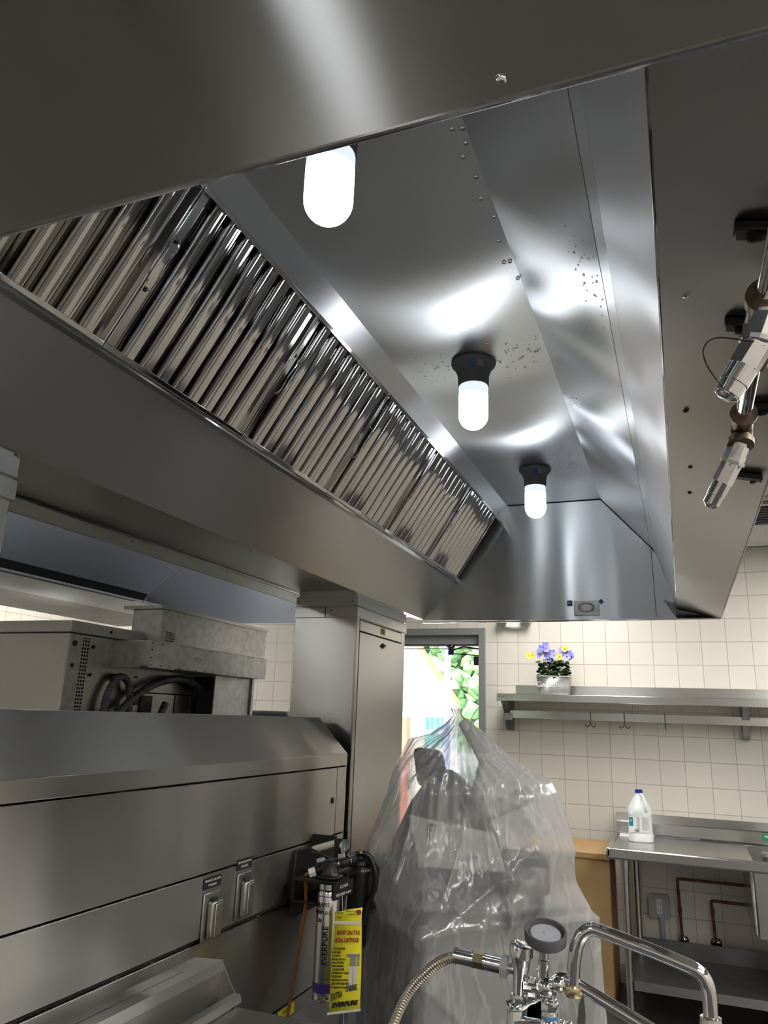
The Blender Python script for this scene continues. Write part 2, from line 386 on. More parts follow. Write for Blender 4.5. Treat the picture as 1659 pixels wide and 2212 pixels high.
# ---- glazed door
d = struct('door_1', MB().box(DX0, DX0+.05, YF-.02, YF+.14, 0, DZ).box(DX1-.05, DX1, YF-.02, YF+.14, 0, DZ)
           .box(DX0+.05, DX1-.05, YF-.02, YF+.14, DZ-.05, DZ), 'doorframe', bevel=.003)
obj('door_header', MB().box(DX0+.05, DX1-.05, YF+.03, YF+.12, DZ-.115, DZ-.05), 'doorframe', d)
obj('door_stop', MB().box(DX0+.05, DX1-.05, YF+.028, YF+.10, DZ-.124, DZ-.117), 'seam', d)
obj('leaf_frame', MB().box(DX0+.055, DX1-.055, YF+.06, YF+.10, DZ-.148, DZ-.142).box(DX0+.055, DX0+.075, YF+.06, YF+.10, 0.02, DZ-.14)
    .box(DX1-.062, DX1-.055, YF+.06, YF+.10, 0.02, DZ-.14).box(DX0+.075, DX1-.062, YF+.06, YF+.10, 0.02, .25), 'doorframe', d)
obj('glass_pane', MB().box(DX0+.075, DX1-.062, YF+.078, YF+.084, .25, DZ-.148), 'glass', d)
cl = obj('door_closer', MB().lathe((-1.60, YF+.03, DZ-.125), (0, 0, -1), [(0, .03), (.012, .032), (.02, .022), (.035, .022), (.04, .01)]), 'blackm', d)
obj('closer_arm', MB().tube([(-1.59, YF+.03, DZ-.16), (-1.50, YF+.02, DZ-.135), (-1.38, YF+.02, DZ-.15)], .006).box(-1.615, -1.57, YF+.01, YF+.04, DZ-.195, DZ-.165)
    .tube([(-1.58, YF+.02, DZ-.185), (-1.38, YF+.02, DZ-.20)], .004), 'blackm', cl)
obj('latch_box', MB().box(-1.42, -1.375, YF+.01, YF+.05, DZ-.27, DZ-.205), 'black', d, bevel=.006)

# ---- outside
struct('ground_outside', MB().box(-40, 30, YF+.2, 60, -.4, -.3), 'ground')
bt = thing('building', (-5.5, 12.1, -.3), 'white stucco building with sloping roofline seen through the glass door', 'building')
obj('wall', MB().prism([(-9, 12, -.3), (-3.39, 12, -.3), (-3.39, 12, 1.80), (-9, 12, 9.3)], (-2.2, 6, 0)), 'stucco', bt)
obj('roof_trim', MB().prism([(-3.33, 11.9, 1.72), (-3.33, 11.9, 1.84), (-9, 11.9, 9.42), (-9, 11.9, 9.27)], (-2.3, 6.2, 0)), 'redtrim', bt)
obj('pilaster', MB().box(-4.75, -4.19, 11.8, 12.0, -.3, 1.56), 'salmon', bt)
obj('wall_lamp', MB().box(-4.30, -4.22, 11.86, 12.0, 1.63, 1.75), 'grey_plastic', bt)
wn = obj('window', MB().box(-3.93, -3.57, 11.95, 12.0, 1.05, 1.62), 'white_plastic', bt)
for i in range(4):
    for j, (z0, z1) in enumerate(((1.37, 1.57), (1.10, 1.31))):
        xx = -3.92+i*.088
        obj('pane', MB().box(xx+.01, xx+.072, 11.93, 11.95, z0, z1), 'teal_glass', wn)
tag(obj('lamp_post', MB().cyl((-2.97, 10, -.3), (-2.97, 10, 6), .045), 'lilac'), 'pale lilac metal pole standing outside in front of white building', 'pole')
def tree(x, y, h, r, lab, grp=None):
    t = thing('tree', (x, y, -.3), lab, 'tree', grp)
    obj('trunk', MB().tube([(x, y, -.3), (x+.2, y, h*.4), (x-.1, y, h*.8)], [.14, .10, .05], 8), 'bark', t)
    c = MB()
    for i in range(1100):
        a = random.random()*2*PI; q = random.random()**.5*r; zz = random.random()
        c.ico((x+math.cos(a)*q, y+math.sin(a)*q*.7, h*.10+zz*h*.93), r*.075*(1.3-.4*zz)*random.uniform(.6, 1.4), 1, jit=.9)
    obj('crown', c, 'crown', t, smooth=False)
for i, (x, y, h) in enumerate(((-9.6, 22.5, 10), (-6.9, 22, 7.5), (-4.6, 22, 8.0), (-6.0, 27, 11), (-2.4, 24, 8))):
    tree(x, y, h, 1.9, 'leafy green tree in the wood behind the white building', 'trees outside the glass door')
b = MB()
for i in range(16): b.ico((-3.55+random.random()*.7, 14+random.random()*.5, -.1+random.random()*1.45), .24, 2, jit=.3)
tag(obj('bush', b, 'bush', smooth=False), 'yellow flowering bush at lower right of the door glass', 'bush')

# ---- fixtures on the ceiling
def troffer(x, y, rot=False, tubes=False, lab=''):
    t = thing('unseen_ceiling_light', (x, y, ZC-.03), lab, 'ceiling light', 'added ceiling lights outside the view')
    a, b = (.6, .3) if rot else (.3, .6)
    obj('frame', MB().box(x-a, x+a, y-b, y-b+.03, ZC-.03, ZC).box(x-a, x+a, y+b-.03, y+b, ZC-.03, ZC).box(x-a, x-a+.03, y-b, y+b, ZC-.03, ZC).box(x+a-.03, x+a, y-b, y+b, ZC-.03, ZC), 'white_plastic', t)
    obj('diffuser', MB().box(x-a+.03, x+a-.03, y-b+.03, y+b-.03, ZC-.02, ZC-.01), 'troffer', t)
for (x, y) in ((1.3, 4.35), (-.7, 4.42), (1.35, 2.9), (1.35, 1.2), (1.75, -.6), (1.75, -2.2), (-4.2, 4.4), (-4.2, 1.6), (-3.6, -1.6), (-1.2, -2.2)):  # unseen fixtures, added and placed for the light they give
    troffer(x, y, False, False, 'flat white fluorescent ceiling light added out of view to light the kitchen')
# narrow four-row strip light behind the viewpoint, mirrored in the near hood panel
t = thing('strip_light', (-.50, .12, ZC-.03), 'narrow strip light with four glowing rows on the ceiling', 'ceiling light')
obj('housing', MB().box(-.545, -.455, -.18, .42, ZC-.03, ZC), 'white_plastic', t)
for i in range(4): obj('tube_row', MB().box(-.542+i*.022, -.528+i*.022, -.17, .41, ZC-.036, ZC-.03), 'strip', t)
vt = thing('ceiling_vent', (.66, 4.5, ZC), 'square metal louvred vent in ceiling beyond right edge of the large hood', 'vent')
obj('frame', MB().box(.42, .90, 4.26, 4.29, ZC-.02, ZC-.004).box(.42, .90, 4.71, 4.74, ZC-.02, ZC-.004).box(.42, .45, 4.29, 4.71, ZC-.02, ZC-.004).box(.87, .90, 4.29, 4.71, ZC-.02, ZC-.004), 'galv', vt)
for i in range(7):
    obj('louvre', MB().obox((.66, 4.335+i*.055, ZC-.016), (.21, 0, 0), (0, .018, .012), (0, -.0008, .0012)), 'galv', vt)

# ================================================================= THE LARGE HOOD
Y0, Y1 = .50, 3.80
P = dict(bl=(-1.266, 2.062), fl=(-1.076, 2.268), ft=(-.858, 2.611), cl=(-.806, 2.667), cr=(-.318, 2.667), sm=(-.091, 2.404), l3=(-.071, 2.375), l4=(.008, 2.089), br=(.195, 2.045))
H = thing('exhaust_hood', (-.535, 2.15, 2.045), 'large stainless steel canopy hood with three lamps filling the upper picture', 'exhaust hood')
T = .0016
def hp(name, pts, m, y0=Y0+.003, y1=Y1-.003, t=T, **k): return obj(name, MB().sheet([P[p] if isinstance(p, str) else p for p in pts], y0, y1, -t), m, H, **k)
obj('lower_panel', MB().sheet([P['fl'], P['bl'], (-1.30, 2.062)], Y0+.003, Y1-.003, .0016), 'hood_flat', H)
hp('filter_ledge', [(-1.089, 2.257), (-1.068, 2.257), (-1.068, 2.272)], 'mirror', t=.002)
hp('filter_back', [(-1.10, 2.29), (-.90, 2.62)], 'seam', t=.002)
hp('upper_rail', [(-.866, 2.602), 'ft', 'cl'], 'hood')
hp('top_panel', ['cl', 'cr'], 'hood')
hp('slope_panel', ['cr', 'sm'], 'hood')
hp('slope_strip', [(-.0895, 2.4022), 'l3'], 'hood')
obj('slope_seam', MB().sheet([(-.0925, 2.4045), (-.0885, 2.400)], Y0+.003, Y1-.003, .001), 'seam', H)
hp('upright_panel', ['l3', 'l4'], 'hood')
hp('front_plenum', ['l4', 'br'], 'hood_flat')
obj('bright_fold', MB().tube([(-.0705, Y0, 2.3745), (-.0705, Y1-.003, 2.3745)], .0022, 8).tube([(.0078, Y0, 2.0885), (.0078, 3.74, 2.0885)], .0020, 8), 'mirror', H)
# far end: inner sheet
obj('far_end_panel', MB().prism([(-1.266, Y1-.002, 2.055), (-1.266, Y1-.002, 2.70), (.195, Y1-.002, 2.70), (.195, Y1-.002, 2.043)], (0, .004, 0)), 'hood_end', H)
obj('far_end_lip', MB().box(-1.266, .195, Y1-.02, Y1+.002, 2.040, 2.046), 'mirror', H)
obj('end_seam', MB().tube([(-.091, Y1-.004, 2.40), (-.085, Y1-.004, 2.06)], .0015, 6)
    .tube([(-.32, Y1-.004, 2.664), (-.092, Y1-.004, 2.402), (-.07, Y1-.004, 2.372)], .003, 6)
    .tube([(-.80, Y1-.004, 2.664), (-.32, Y1-.004, 2.664)], .0025, 6), 'seam', H)
obj('corner_gusset', MB().add([(.004, 3.74, 2.085), (.193, 3.798, 2.047), (-.05, 3.797, 2.14), (.004, 3.797, 2.05)], [(0, 1, 3), (0, 2, 3), (0, 1, 2)]), 'hood_flat', H, smooth=False)
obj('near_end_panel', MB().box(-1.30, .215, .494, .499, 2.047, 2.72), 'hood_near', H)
obj('near_end_lip', MB().tube([(-1.30, .4975, 2.047), (.215, .4975, 2.047)], .0035, 10), 'mirror', H)
obj('outer_front', MB().box(.196, .199, Y0, Y1, 2.043, 2.72), 'hood_flat', H)
obj('outer_back', MB().box(-1.30, -1.298, Y0, Y1, 2.062, 2.72), 'hood_flat', H)
for yy in (1.1, 2.05, 3.03):
    obj('lip_screw', MB().lathe((-1.285, yy, 2.060), (0, 0, -1), [(0, .006), (.002, .006), (.004, .002)], 12), 'chrome', H)
for (x, y, z, d) in ((-.106, .494, 2.066, (0, -1, 0)), (.02+.02, .913, 2.081, (0, 0, -1)), (.04, 1.291, 2.079, (0, 0, -1)), (.05, 1.60, 2.078, (0, 0, -1)), (.05, 1.79, 2.078, (0, 0, -1))):
    obj('rivet', MB().lathe((x, y, z), d, [(0, .0045), (.002, .0045), (.004, .002), (.0045, .0003)], 14), 'chrome' if y < 1 else 'seam', H)
# rating plate and little stickers on the far end
rp = obj('rating_plate', MB().box(-.472, -.350, 3.790, 3.796, 2.070, 2.142), 'galv', H)
text('plate_ring', 'O', 'grey_ink', rp, (-.411, 3.790, 2.105), (1, 0, 0), (0, 0, 1), .07, squash=1.6)
for i in range(4): text('plate_text', 'UL LISTED EXHAUST HOOD'[i*3:i*3+14], 'grey_ink', rp, (-.411, 3.790, 2.122-i*.011), (1, 0, 0), (0, 0, 1), .009)
s1 = obj('round_sticker', MB().box(-.504, -.479, 3.792, 3.796, 2.118, 2.145), 'blue_label', H)
text('sticker_text', 'ETL', 'white_ink', s1, (-.4915, 3.791, 2.131), (1, 0, 0), (0, 0, 1), .010)
obj('corner_sticker', MB().prism([(-.352, 3.792, 2.138), (-.338, 3.792, 2.150), (-.326, 3.792, 2.136), (-.340, 3.792, 2.124)], (0, .004, 0)), 'blue_label', H)

# ---- baffle filters
pu = V((.218, 0, .343)).normalized()        # up the slope
pn = V((.343, 0, -.218)).normalized()       # out of the bank, into the hood
fb = V((-1.074, 0, 2.271))
HS = .400
def filt_label(i):
    return ['steel baffle filter nearest the viewer, cut off by the near hood panel', 'steel baffle filter second from the viewer in the slanting bank', 'steel baffle filter third from the viewer, below the first gap to the middle lamp',
            'steel baffle filter fourth from the viewer in the slanting bank', 'steel baffle filter next to last toward the far hood end', 'steel baffle filter at the far end of the bank'][i]
def fp(s, y, n): return fb+pu*s+pn*n+V((0, y, 0))
FW = .534
F0 = .531
ft = thing('baffle_filter', tuple(fp(0, F0, 0)), filt_label(0), 'grease filter', 'baffle filters in the large hood')
# ridged sheet: rounded channels side by side, front ones proud of back ones
prof = []
per = .0585; yy = F0+.034
prof.append((F0+.006, .004)); prof.append((F0+.034, .004))
for k in range(8):
    a = yy+k*per
    prof += [(a+.001, -.024), (a+.010, -.027), (a+.019, -.024), (a+.0205, .004), (a+.0235, .012), (a+.027, .0145), (a+.031, .012), (a+.0335, .0075), (a+.044, .0065), (a+.0485, .012), (a+.0525, .0145), (a+.056, .012), (a+.0578, .004)]
prof.append((F0+FW-.006, .002))
b = MB(); vs = []
for (yv, nv) in prof:
    vs += [fp(.008, yv, nv), fp(HS-.008, yv, nv)]
b.add(vs, [(2*i, 2*i+1, 2*i+3, 2*i+2) for i in range(len(prof)-1)])
bo = obj('baffles', b, 'mirror', ft, angle=60)
fr = MB()
for (s0, s1, ya, yb) in ((0, .012, F0+.001, F0+FW-.001), (HS-.012, HS, F0+.001, F0+FW-.001), (.012, HS-.012, F0+.001, F0+.007), (.012, HS-.012, F0+FW-.007, F0+FW-.001)):
    c = (fp(s0, ya, -.025)+fp(s1, yb, .016))*.5
    fr.obox(c, pu*((s1-s0)/2), (0, (yb-ya)/2, 0), pn*.0205)
obj('frame', fr, 'mirror', ft, bevel=.0015)
for s0 in (.150,):
    pts = [fp(s0, F0+.020, .005), fp(s0+.002, F0+.022, .016), fp(s0+.02, F0+.014, .030), fp(s0+.06, F0+.006, .034), fp(s0+.10, F0+.014, .030), fp(s0+.118, F0+.022, .016), fp(s0+.12, F0+.020, .005)]
    obj('wire_handle', MB().tube(spline(pts, 5), .0020, 8), 'chrome', ft)
    obj('handle_eye', MB().lathe(fp(s0, F0+.02, .004), pn, [(0, .006), (.003, .006), (.005, .003)], 12).lathe(fp(s0+.12, F0+.02, .004), pn, [(0, .006), (.003, .006), (.005, .003)], 12), 'blackm', ft)
for i in range(1, 6):
    c = copy_tree(ft, (0, FW*i, 0)); c['label'] = filt_label(i)

# ---- lamps
def lamp(y, lab):
    t = thing('hood_lamp', (-.556, y, 2.667), lab, 'lamp', 'globe lamps under the large hood')
    obj('socket', MB().lathe((-.556, y, 2.667), (0, 0, -1), [(0, .060), (.001, .069), (.008, .072), (.014, .070), (.018, .066), (.022, .062), (.036, .055), (.050, .0505), (.085, .049), (.0875, .047)], 36), 'grey_rubber', t)
    obj('globe_neck', MB().lathe((-.556, y, 2.5795), (0, 0, -1), [(0, .046), (.004, .0468), (.030, .0468)], 36), 'globe_neck', t)
    pr = [(.030, .0468), (.10, .0468)]+[(.10+.0465*math.sin(a*PI/16), .0468*math.cos(a*PI/16)) for a in range(1, 9)]
    obj('globe', MB().lathe((-.556, y, 2.5795), (0, 0, -1), pr, 36), 'globe', t)
    obj('socket_label', MB().obox((-.556+.010, y-.0575, 2.667-.030), (.009, .0017, 0), (0, .002, .0), (0, -.004, .010)), 'blue_label', t)
    obj('socket_plate', MB().obox((-.556+.034, y-.0475, 2.667-.030), (.009, .0065, 0), (0, .002, .0), (0, -.004, .010)), 'galv', t)
    return t
lamp(1.055, 'brightly lit globe lamp nearest viewer, partly hidden by near hood panel')
lamp(2.128, 'brightly lit globe lamp in dark socket, middle one of three')
lamp(3.235, 'brightly lit globe lamp farthest away, beside the far hood end')

# ---- water droplets on the hood sheets
dm = MB().ico((0, 0, 0), 1, 2)
d0 = obj('water_droplet', dm, 'droplet')
d0.scale = (.003, .003, .0016)
spots = []
def on_top(x, y, r): spots.append((V((x, y, 2.6645)), r, 0))
for (x, y) in ((-.345, 1.155), (-.325, 1.16), (-.33, 1.20), (-.345, 1.235), (-.335, 1.30), (-.342, 1.37), (-.328, 1.44), (-.338, 1.53), (-.345, 1.62), (-.33, 1.62), (-.326, 1.70)): on_top(x, y, .0045)
for i in range(46): on_top(-.50+random.random()*.17, 2.06+random.gauss(0, .055)+.06, .0016+random.random()*.002)
for i in range(22): on_top(-.76+random.random()*.13, 2.12+random.gauss(0, .05), .0013+random.random()*.0013)
for i in range(26): on_top(-.49+random.random()*.16, 3.22+random.gauss(0, .04), .0015+random.random()*.0018)
sd = (V((-.091, 0, 2.404))-V((-.318, 0, 2.667))); sn = V((-sd.z, 0, sd.x)).normalized()
if sn.z > 0: sn = -sn
for i in range(34):
    p = V((-.318, 0, 2.667))+sd*(.72+random.random()*.26)+sn*.0022; spots.append((V((p.x, 1.25+abs(random.gauss(0, .18)), p.z)), .0012+random.random()*.0016, 1))
for i in range(24):
    p = V((-.318, 0, 2.667))+sd*(.05+random.random()*.3)+sn*.0022; spots.append((V((p.x, 2.3+random.random()*.7, p.z)), .0012+random.random()*.0015, 1))
ang = math.atan2(sd.z, sd.x)
for i, (p, r, k) in enumerate(spots):
    o = d0 if i == 0 else d0.copy()
    if i: C.objects.link(o)
    o.location = p; o.scale = (r*1.15, r*1.35, r*.75); o.rotation_euler = (0, -ang if k else 0, 0)
    if k: lb_ = 'tiny water droplet on the sloping hood sheet, '+('nearer than the middle lamp' if p.y < 2 else 'beyond the middle lamp'); gp = 'droplets on the slope near the first lamp' if p.y < 2 else 'droplets on the slope farther back'
    elif p.y < 1.8: lb_ = 'round water droplet in the sparse row along the top sheet edge above the slope'; gp = 'droplets in the row along the fold'
    elif p.y < 2.8: lb_ = 'small water droplet on the top sheet '+('right' if p.x > -.556 else 'left')+' of the middle lamp socket'; gp = 'droplets right of the middle lamp' if p.x > -.556 else 'droplets left of the middle lamp'
    else: lb_ = 'small water droplet on the top sheet right of the farthest lamp socket'; gp = 'droplets by the farthest lamp'
    tag(o, lb_, 'water droplet', gp)

# ---- fire nozzles on the right
NZ = thing('fire_nozzle_pipe', (.11, 1.0, 1.99), 'chrome pipe with two angled spray nozzles hanging under the hood front at right', 'fire suppression pipe')
obj('pipe', MB().cyl((.110, 1.115, 1.985), (.110, .90, 1.990), .0107).cyl((.112, .80, 1.992), (.125, .20, 2.02), .0115), 'chrome', NZ)
obj('pipe_elbow', MB().tube(spline([(.110, 1.10, 1.985), (.110, 1.137, 1.984), (.109, 1.147, 1.972), (.106, 1.142, 1.955)], 5), .0155, 16).cyl((.110, 1.096, 1.985), (.110, 1.104, 1.985), .0185).cyl((.107, 1.144, 1.962), (.106, 1.141, 1.953), .0185), 'bronze', NZ)
obj('tee_fitting', MB().tube([(.110, .925, 1.990), (.111, .86, 1.991), (.112, .79, 1.992)], .017, 16).cyl((.110, .928, 1.990), (.110, .915, 1.990), .021).cyl((.112, .80, 1.992), (.112, .785, 1.992), .021).cyl((.111, .85, 1.991), (.107, .83, 1.965), .018), 'bronze', NZ)
def nozzle(top, mid, tip, k=1.0):
    n = thing_part = bpy.data.objects.new('nozzle', None); C.objects.link(n); n.parent = NZ; n.location = V(top)-parent_loc(NZ)
    a, b, c = V(top), V(mid), V(tip); d1 = (b-a).normalized(); d2 = (c-b).normalized()
    obj('white_sleeve', MB().cyl(a, a+(b-a)*.14, .0105*k), 'white_plastic', n)
    obj('hex_coupling', MB().tube([a+(b-a)*.14, a+(b-a)*.55], .0145*k, 6).tube([a+(b-a)*.56, a+(b-a)*.88], .0155*k, 6), 'chrome', n, angle=20)
    obj('swivel_nut', MB().tube([a+(b-a)*.86, b], .0175*k, 12).ico(b, .0135*k, 2), 'chrome', n, angle=20)
    obj('spray_body', MB().tube([b-d2*.002, b+(c-b)*.45], .0145*k, 6).lathe(b+(c-b)*.45, d2, [(0, .0135*k), ((c-b).length*.30, .0135*k), ((c-b).length*.31, .0125*k), ((c-b).length*.52, .0125*k), ((c-b).length*.55, .010*k)], 24), 'chrome', n, angle=25)
    obj('blow_off_cap', MB().lathe(c-d2*.004, d2, [(0, .0122*k), (.004, .0115*k), (.008, .006*k)], 20), 'chrome', n)
    return n
nozzle((.106, 1.142, 1.957), (.0925, 1.150, 1.928), (.060, 1.170, 1.873))
nozzle((.113, .79, 1.975), (.0995, .794, 1.941), (.0650, .80, 1.889), 1.12)
obj('cap_strap', MB().tube(spline([(.094, .775, 1.935), (.060, .775, 1.945), (.045, .755, 1.925), (.046, .735, 1.895), (.064, .795, 1.893)], 8), .0009, 8), 'black', NZ)
def bracket(x0, x1, y, lab):
    t = thing('pipe_bracket', ((x0+x1)/2, y, 2.06), lab, 'bracket', 'black brackets under the hood front')
    zf = lambda x: 2.089-(x-.008)*.2353-.002
    xm = (x0+x1)/2
    obj('channel', MB().obox((xm, y, zf(xm)-.006), ((x1-x0)/2, 0, -(x1-x0)/2*.2353), (0, .011, 0), (0, 0, .006)), 'black', t, bevel=.002)
    obj('bolt', MB().lathe((x0+.02, y, zf(x0)-.015), (0, 0, -1), [(0, .009), (.006, .009), (.008, .005)], 10), 'blackm', t)
    obj('bolt', MB().lathe((x1-.018, y, zf(x1)-.011), (0, 0, -1), [(0, .006), (.004, .006)], 6), 'blackm', t)
bracket(.105, .182, 1.60, 'black pipe bracket on hood front beside the farther nozzle')
bracket(.130, .190, 1.24, 'black pipe bracket on hood front behind the vertical black pipe')
bracket(.085, .175, .97, 'black pipe bracket on hood front behind the nearer nozzle')
bracket(.085, .190, .765, 'black pipe bracket nearest the top at the right picture edge')

# ================================================================= BACK TO BACK: SOFFIT, SECOND HOOD
SO = thing('closure_panel', (-1.43, 2.2, 2.07), 'flat dark steel strip closing the gap between the two hoods', 'closure panel')
obj('sheet', MB().box(-1.58, -1.302, .5, 3.80, 2.074, 2.077), 'hood_flat', SO)
obj('flange', MB().box(-1.70, -1.575, .5, 3.86, 2.063, 2.066), 'hood_flat', SO)
for yy in (1.3, 1.85, 2.4, 2.95): obj('screw', MB().lathe((-1.60, yy, 2.0632), (0, 0, -1), [(0, .004), (.002, .003)], 10), 'seam', SO)
H2 = thing('back_hood', (-2.5, 2.2, 2.061), 'second stainless canopy hood behind, over the oven at left', 'exhaust hood')
def h2(name, pts, m, y0=.5, y1=3.868, t=.002): obj(name, MB().sheet(pts, y0, y1, t), m, H2)
h2('near_wall', [(-1.702, 2.062), (-1.702, 2.62)], 'hood_back')
h2('top_panel', [(-1.702, 2.62), (-2.66, 2.62)], 'hood_back')
h2('slope_panel', [(-2.66, 2.62), (-3.16, 2.26)], 'hood_back')
h2('filter_band', [(-3.16, 2.262), (-3.20, 2.18), (-3.20, 2.07)], 'grate')
h2('plenum_panel', [(-2.50, 2.072), (-2.50, 2.061), (-2.87, 2.061)], 'hood_back')
h2('plenum_top', [(-2.502, 2.072), (-3.2, 2.08)], 'hood_back')
h2('outer_panel', [(-2.872, 2.061), (-3.37, 2.058), (-3.37, 2.64)], 'dull_shade')
obj('lip', MB().tube([(-2.50, .5, 2.061), (-2.50, 3.868, 2.061)], .004, 8), 'mirror', H2)
obj('end_panel', MB().prism([(-1.70, 3.866, 2.061), (-1.70, 3.866, 2.62), (-2.66, 3.866, 2.62), (-3.37, 3.866, 2.62), (-3.37, 3.866, 2.061)], (0, .004, 0)), 'hood_back', H2)
obj('end_seam', MB().tube([(-3.20, 3.862, 2.18), (-3.16, 3.862, 2.262), (-2.66, 3.862, 2.618)], .005, 6), 'mirror', H2)
for i, yy in enumerate((1.3, 2.2, 3.1)):
    t = thing('hood_lamp', (-2.45, yy, 2.61), 'globe lamp high inside the second hood over the oven', 'lamp', 'lamps of the second hood')
    obj('globe', MB().lathe((-2.45, yy, 2.60), (0, 0, -1), [(0, .045), (.10, .045), (.13, .03), (.145, .005)], 24), 'globe', t)
    obj('socket', MB().lathe((-2.45, yy, 2.618), (0, 0, -1), [(0, .07), (.01, .07), (.02, .05)], 24), 'grey_rubber', t)

# ================================================================= UTILITY COLUMNS
def column(y0, y1, lab, detail):
    t = thing('utility_column', (-1.41, (y0+y1)/2, 0), lab, 'column')
    X0, X1 = -1.556, -1.266
    obj('body', MB().box(X0, X1, y0, y1, .0, 2.0), 'column', t, bevel=.002)
    obj('neck', MB().box(X0+.006, X1-.006, y0+.006, y1-.006, 2.0, 2.073), 'column', t)
    obj('lower_flange', MB().box(X0-.004, X1+.006, y0-.006, y1+.006, 1.955, 1.998), 'column', t, bevel=.001)
    obj('upper_flange', MB().box(X0-.002, X1+.004, y0-.004, y1+.004, 2.004, 2.046), 'plain', t, bevel=.001)
    if detail:
        obj('flange_split', MB().box(-1.415, -1.411, y0-.0075, y0-.006, 1.955, 1.998), 'seam', t)
        for (x, z) in ((-1.425, 1.975), (-1.385, 1.985), (-1.545, 2.022), (-1.285, 2.022)):
            obj('screw', MB().lathe((x, y0-.006, z), (0, -1, 0), [(0, .0035), (.002, .002)], 8), 'seam', t)
        obj('frame_strip', MB().box(X1, X1+.0025, y0+.002, y0+.028, .3, 1.950), 'plain', t)
        obj('upper_plate', MB().box(X1, X1+.003, y0+.036, y1-.06, 1.902, 1.946), 'column', t, bevel=.001)
        dr = obj('access_door', MB().box(X1, X1+.004, y0+.034, y1-.058, .35, 1.895), 'column', t, bevel=.001)
        obj('door_gap', MB().box(X1, X1+.001, y0+.029, y1-.053, .33, 1.952), 'seam', t)
        obj('latch', MB().lathe((X1+.004, 3.205, 1.862), (1, 0, 0), [(0, .012), (.004, .012), (.006, .006), (.010, .005)], 14).obox((X1+.012, 3.205, 1.862), (.002, 0, 0), (0, .014, .003), (0, -.001, .005)), 'black', dr)
        st = obj('gold_label', MB().box(X1+.003, X1+.0036, 3.168, 3.232, 1.912, 1.943), 'gold_label', t)
        for i in range(4): text('label_text', 'CAUTION SERVICE', 'ink', st, (X1+.0036, 3.20, 1.937-i*.0062), (0, 1, 0), (0, 0, 1), .005)
        obj('corner_trim', MB().box(X0-.001, X1+.0015, y0-.002, y0+.0, .3, 1.953), 'column', t)
        obj('edge_strip', MB().box(X1-.004, X1+.0025, y0-.0045, y0-.002, .3, 1.953), 'plain', t)
    return t
column(2.90, 3.51, 'square stainless column with access door and yellow label below hood', True)
column(.47, 1.085, 'edge of nearer stainless column at the left picture edge', False)

# ================================================================= UTILITY WALL (chase)
CH = thing('utility_chase', (-1.40, 2.0, .6), 'long low stainless utility wall with sloping top and two covered outlets', 'utility wall')
CY0, CY1 = 1.09, 2.82; XF = -1.25
def ch(name, line, m='chase', y0=CY0, y1=CY1, t=.02, **k): return obj(name, MB().sheet(line, y0, y1, t), m, CH, **k)
obj('core', MB().prism([(-1.55, CY0+.01, .60), (-1.275, CY0+.01, .60), (-1.275, CY0+.01, 1.38), (-1.39, CY0+.01, 1.50), (-1.55, CY0+.01, 1.50)], (0, CY1-CY0-.012, 0)), 'seam', CH)
obj('sloping_top', MB().prism([(-1.555, CY0, 1.40), (XF+.004, CY0, 1.405), (-1.377, CY0, 1.537), (-1.555, CY0, 1.537)], (0, CY1-CY0, 0)), 'chase', CH, smooth=False)
obj('top_band', MB().box(-1.555, XF+.006, CY0, CY1, 1.360, 1.405), 'chase', CH, bevel=.002)
obj('end_cap', MB().prism([(-1.552, CY1, .6), (XF-.002, CY1, .6), (XF-.002, CY1, 1.40), (-1.379, CY1, 1.534), (-1.552, CY1, 1.534)], (0, .012, 0)), 'column', CH)
obj('upper_panel', MB().box(-1.275, XF, CY0, 2.742, 1.118, 1.355), 'chase', CH, bevel=.0015)
obj('end_stile', MB().box(-1.275, XF, 2.746, CY1, 1.118, 1.355), 'chase', CH, bevel=.001)
obj('switch_panel', MB().box(-1.275, XF, CY0, CY1, .957, 1.113), 'chase', CH, bevel=.0015)
obj('lower_panel', MB().box(-1.285, XF-.012, CY0, CY1, .64, .940), 'chase', CH, bevel=.0015)
obj('bottom_rail', MB().box(-1.285, XF-.010, CY0, CY1, .592, .636), 'chase', CH)
obj('knockout_plug', MB().lathe((XF, 2.71, 1.239), (1, 0, 0), [(0, .011), (.003, .011), (.005, .006)], 18), 'black', CH)
for (yc, zc, yl) in ((1.945, 1.005, 1.94), (2.112, 1.027, 2.105)):
    o = obj('outlet_cover', MB().box(XF, XF+.006, yc-.045, yc+.035, zc-.062, zc+.062), 'plain', CH, bevel=.003)
    obj('flip_lid', MB().box(XF+.006, XF+.024, yc-.028, yc+.026, zc-.055, zc+.040), 'plain', o, bevel=.005)
    obj('lid_ridge', MB().box(XF+.024, XF+.028, yc-.016, yc+.016, zc-.048, zc+.034), 'plain', o, bevel=.002)
    obj('hinge', MB().cyl((XF+.010, yc-.012, zc+.044), (XF+.010, yc+.012, zc+.044), .003), 'seam', o)
    lb = obj('outlet_label', MB().box(XF, XF+.0012, yl-.043, yl+.043, zc+.071, zc+.100), 'ink', CH)
    text('label_text', '120 VOLTS, 20 AMPS', 'white_ink', lb, (XF+.0012, yl, zc+.091), (0, 1, 0), (0, 0, 1), .0085)
    text('label_text', '1 PH 60 HZ', 'white_ink', lb, (XF+.0012, yl, zc+.079), (0, 1, 0), (0, 0, 1), .0085)
ys = obj('caution_label', MB().box(XF-.010, XF-.009, 2.40, 2.51, .600, .632), 'yellow', CH)
text('label_text', 'CAUTION', 'ink', ys, (XF-.009, 2.455, .622), (0, 1, 0), (0, 0, 1), .012)

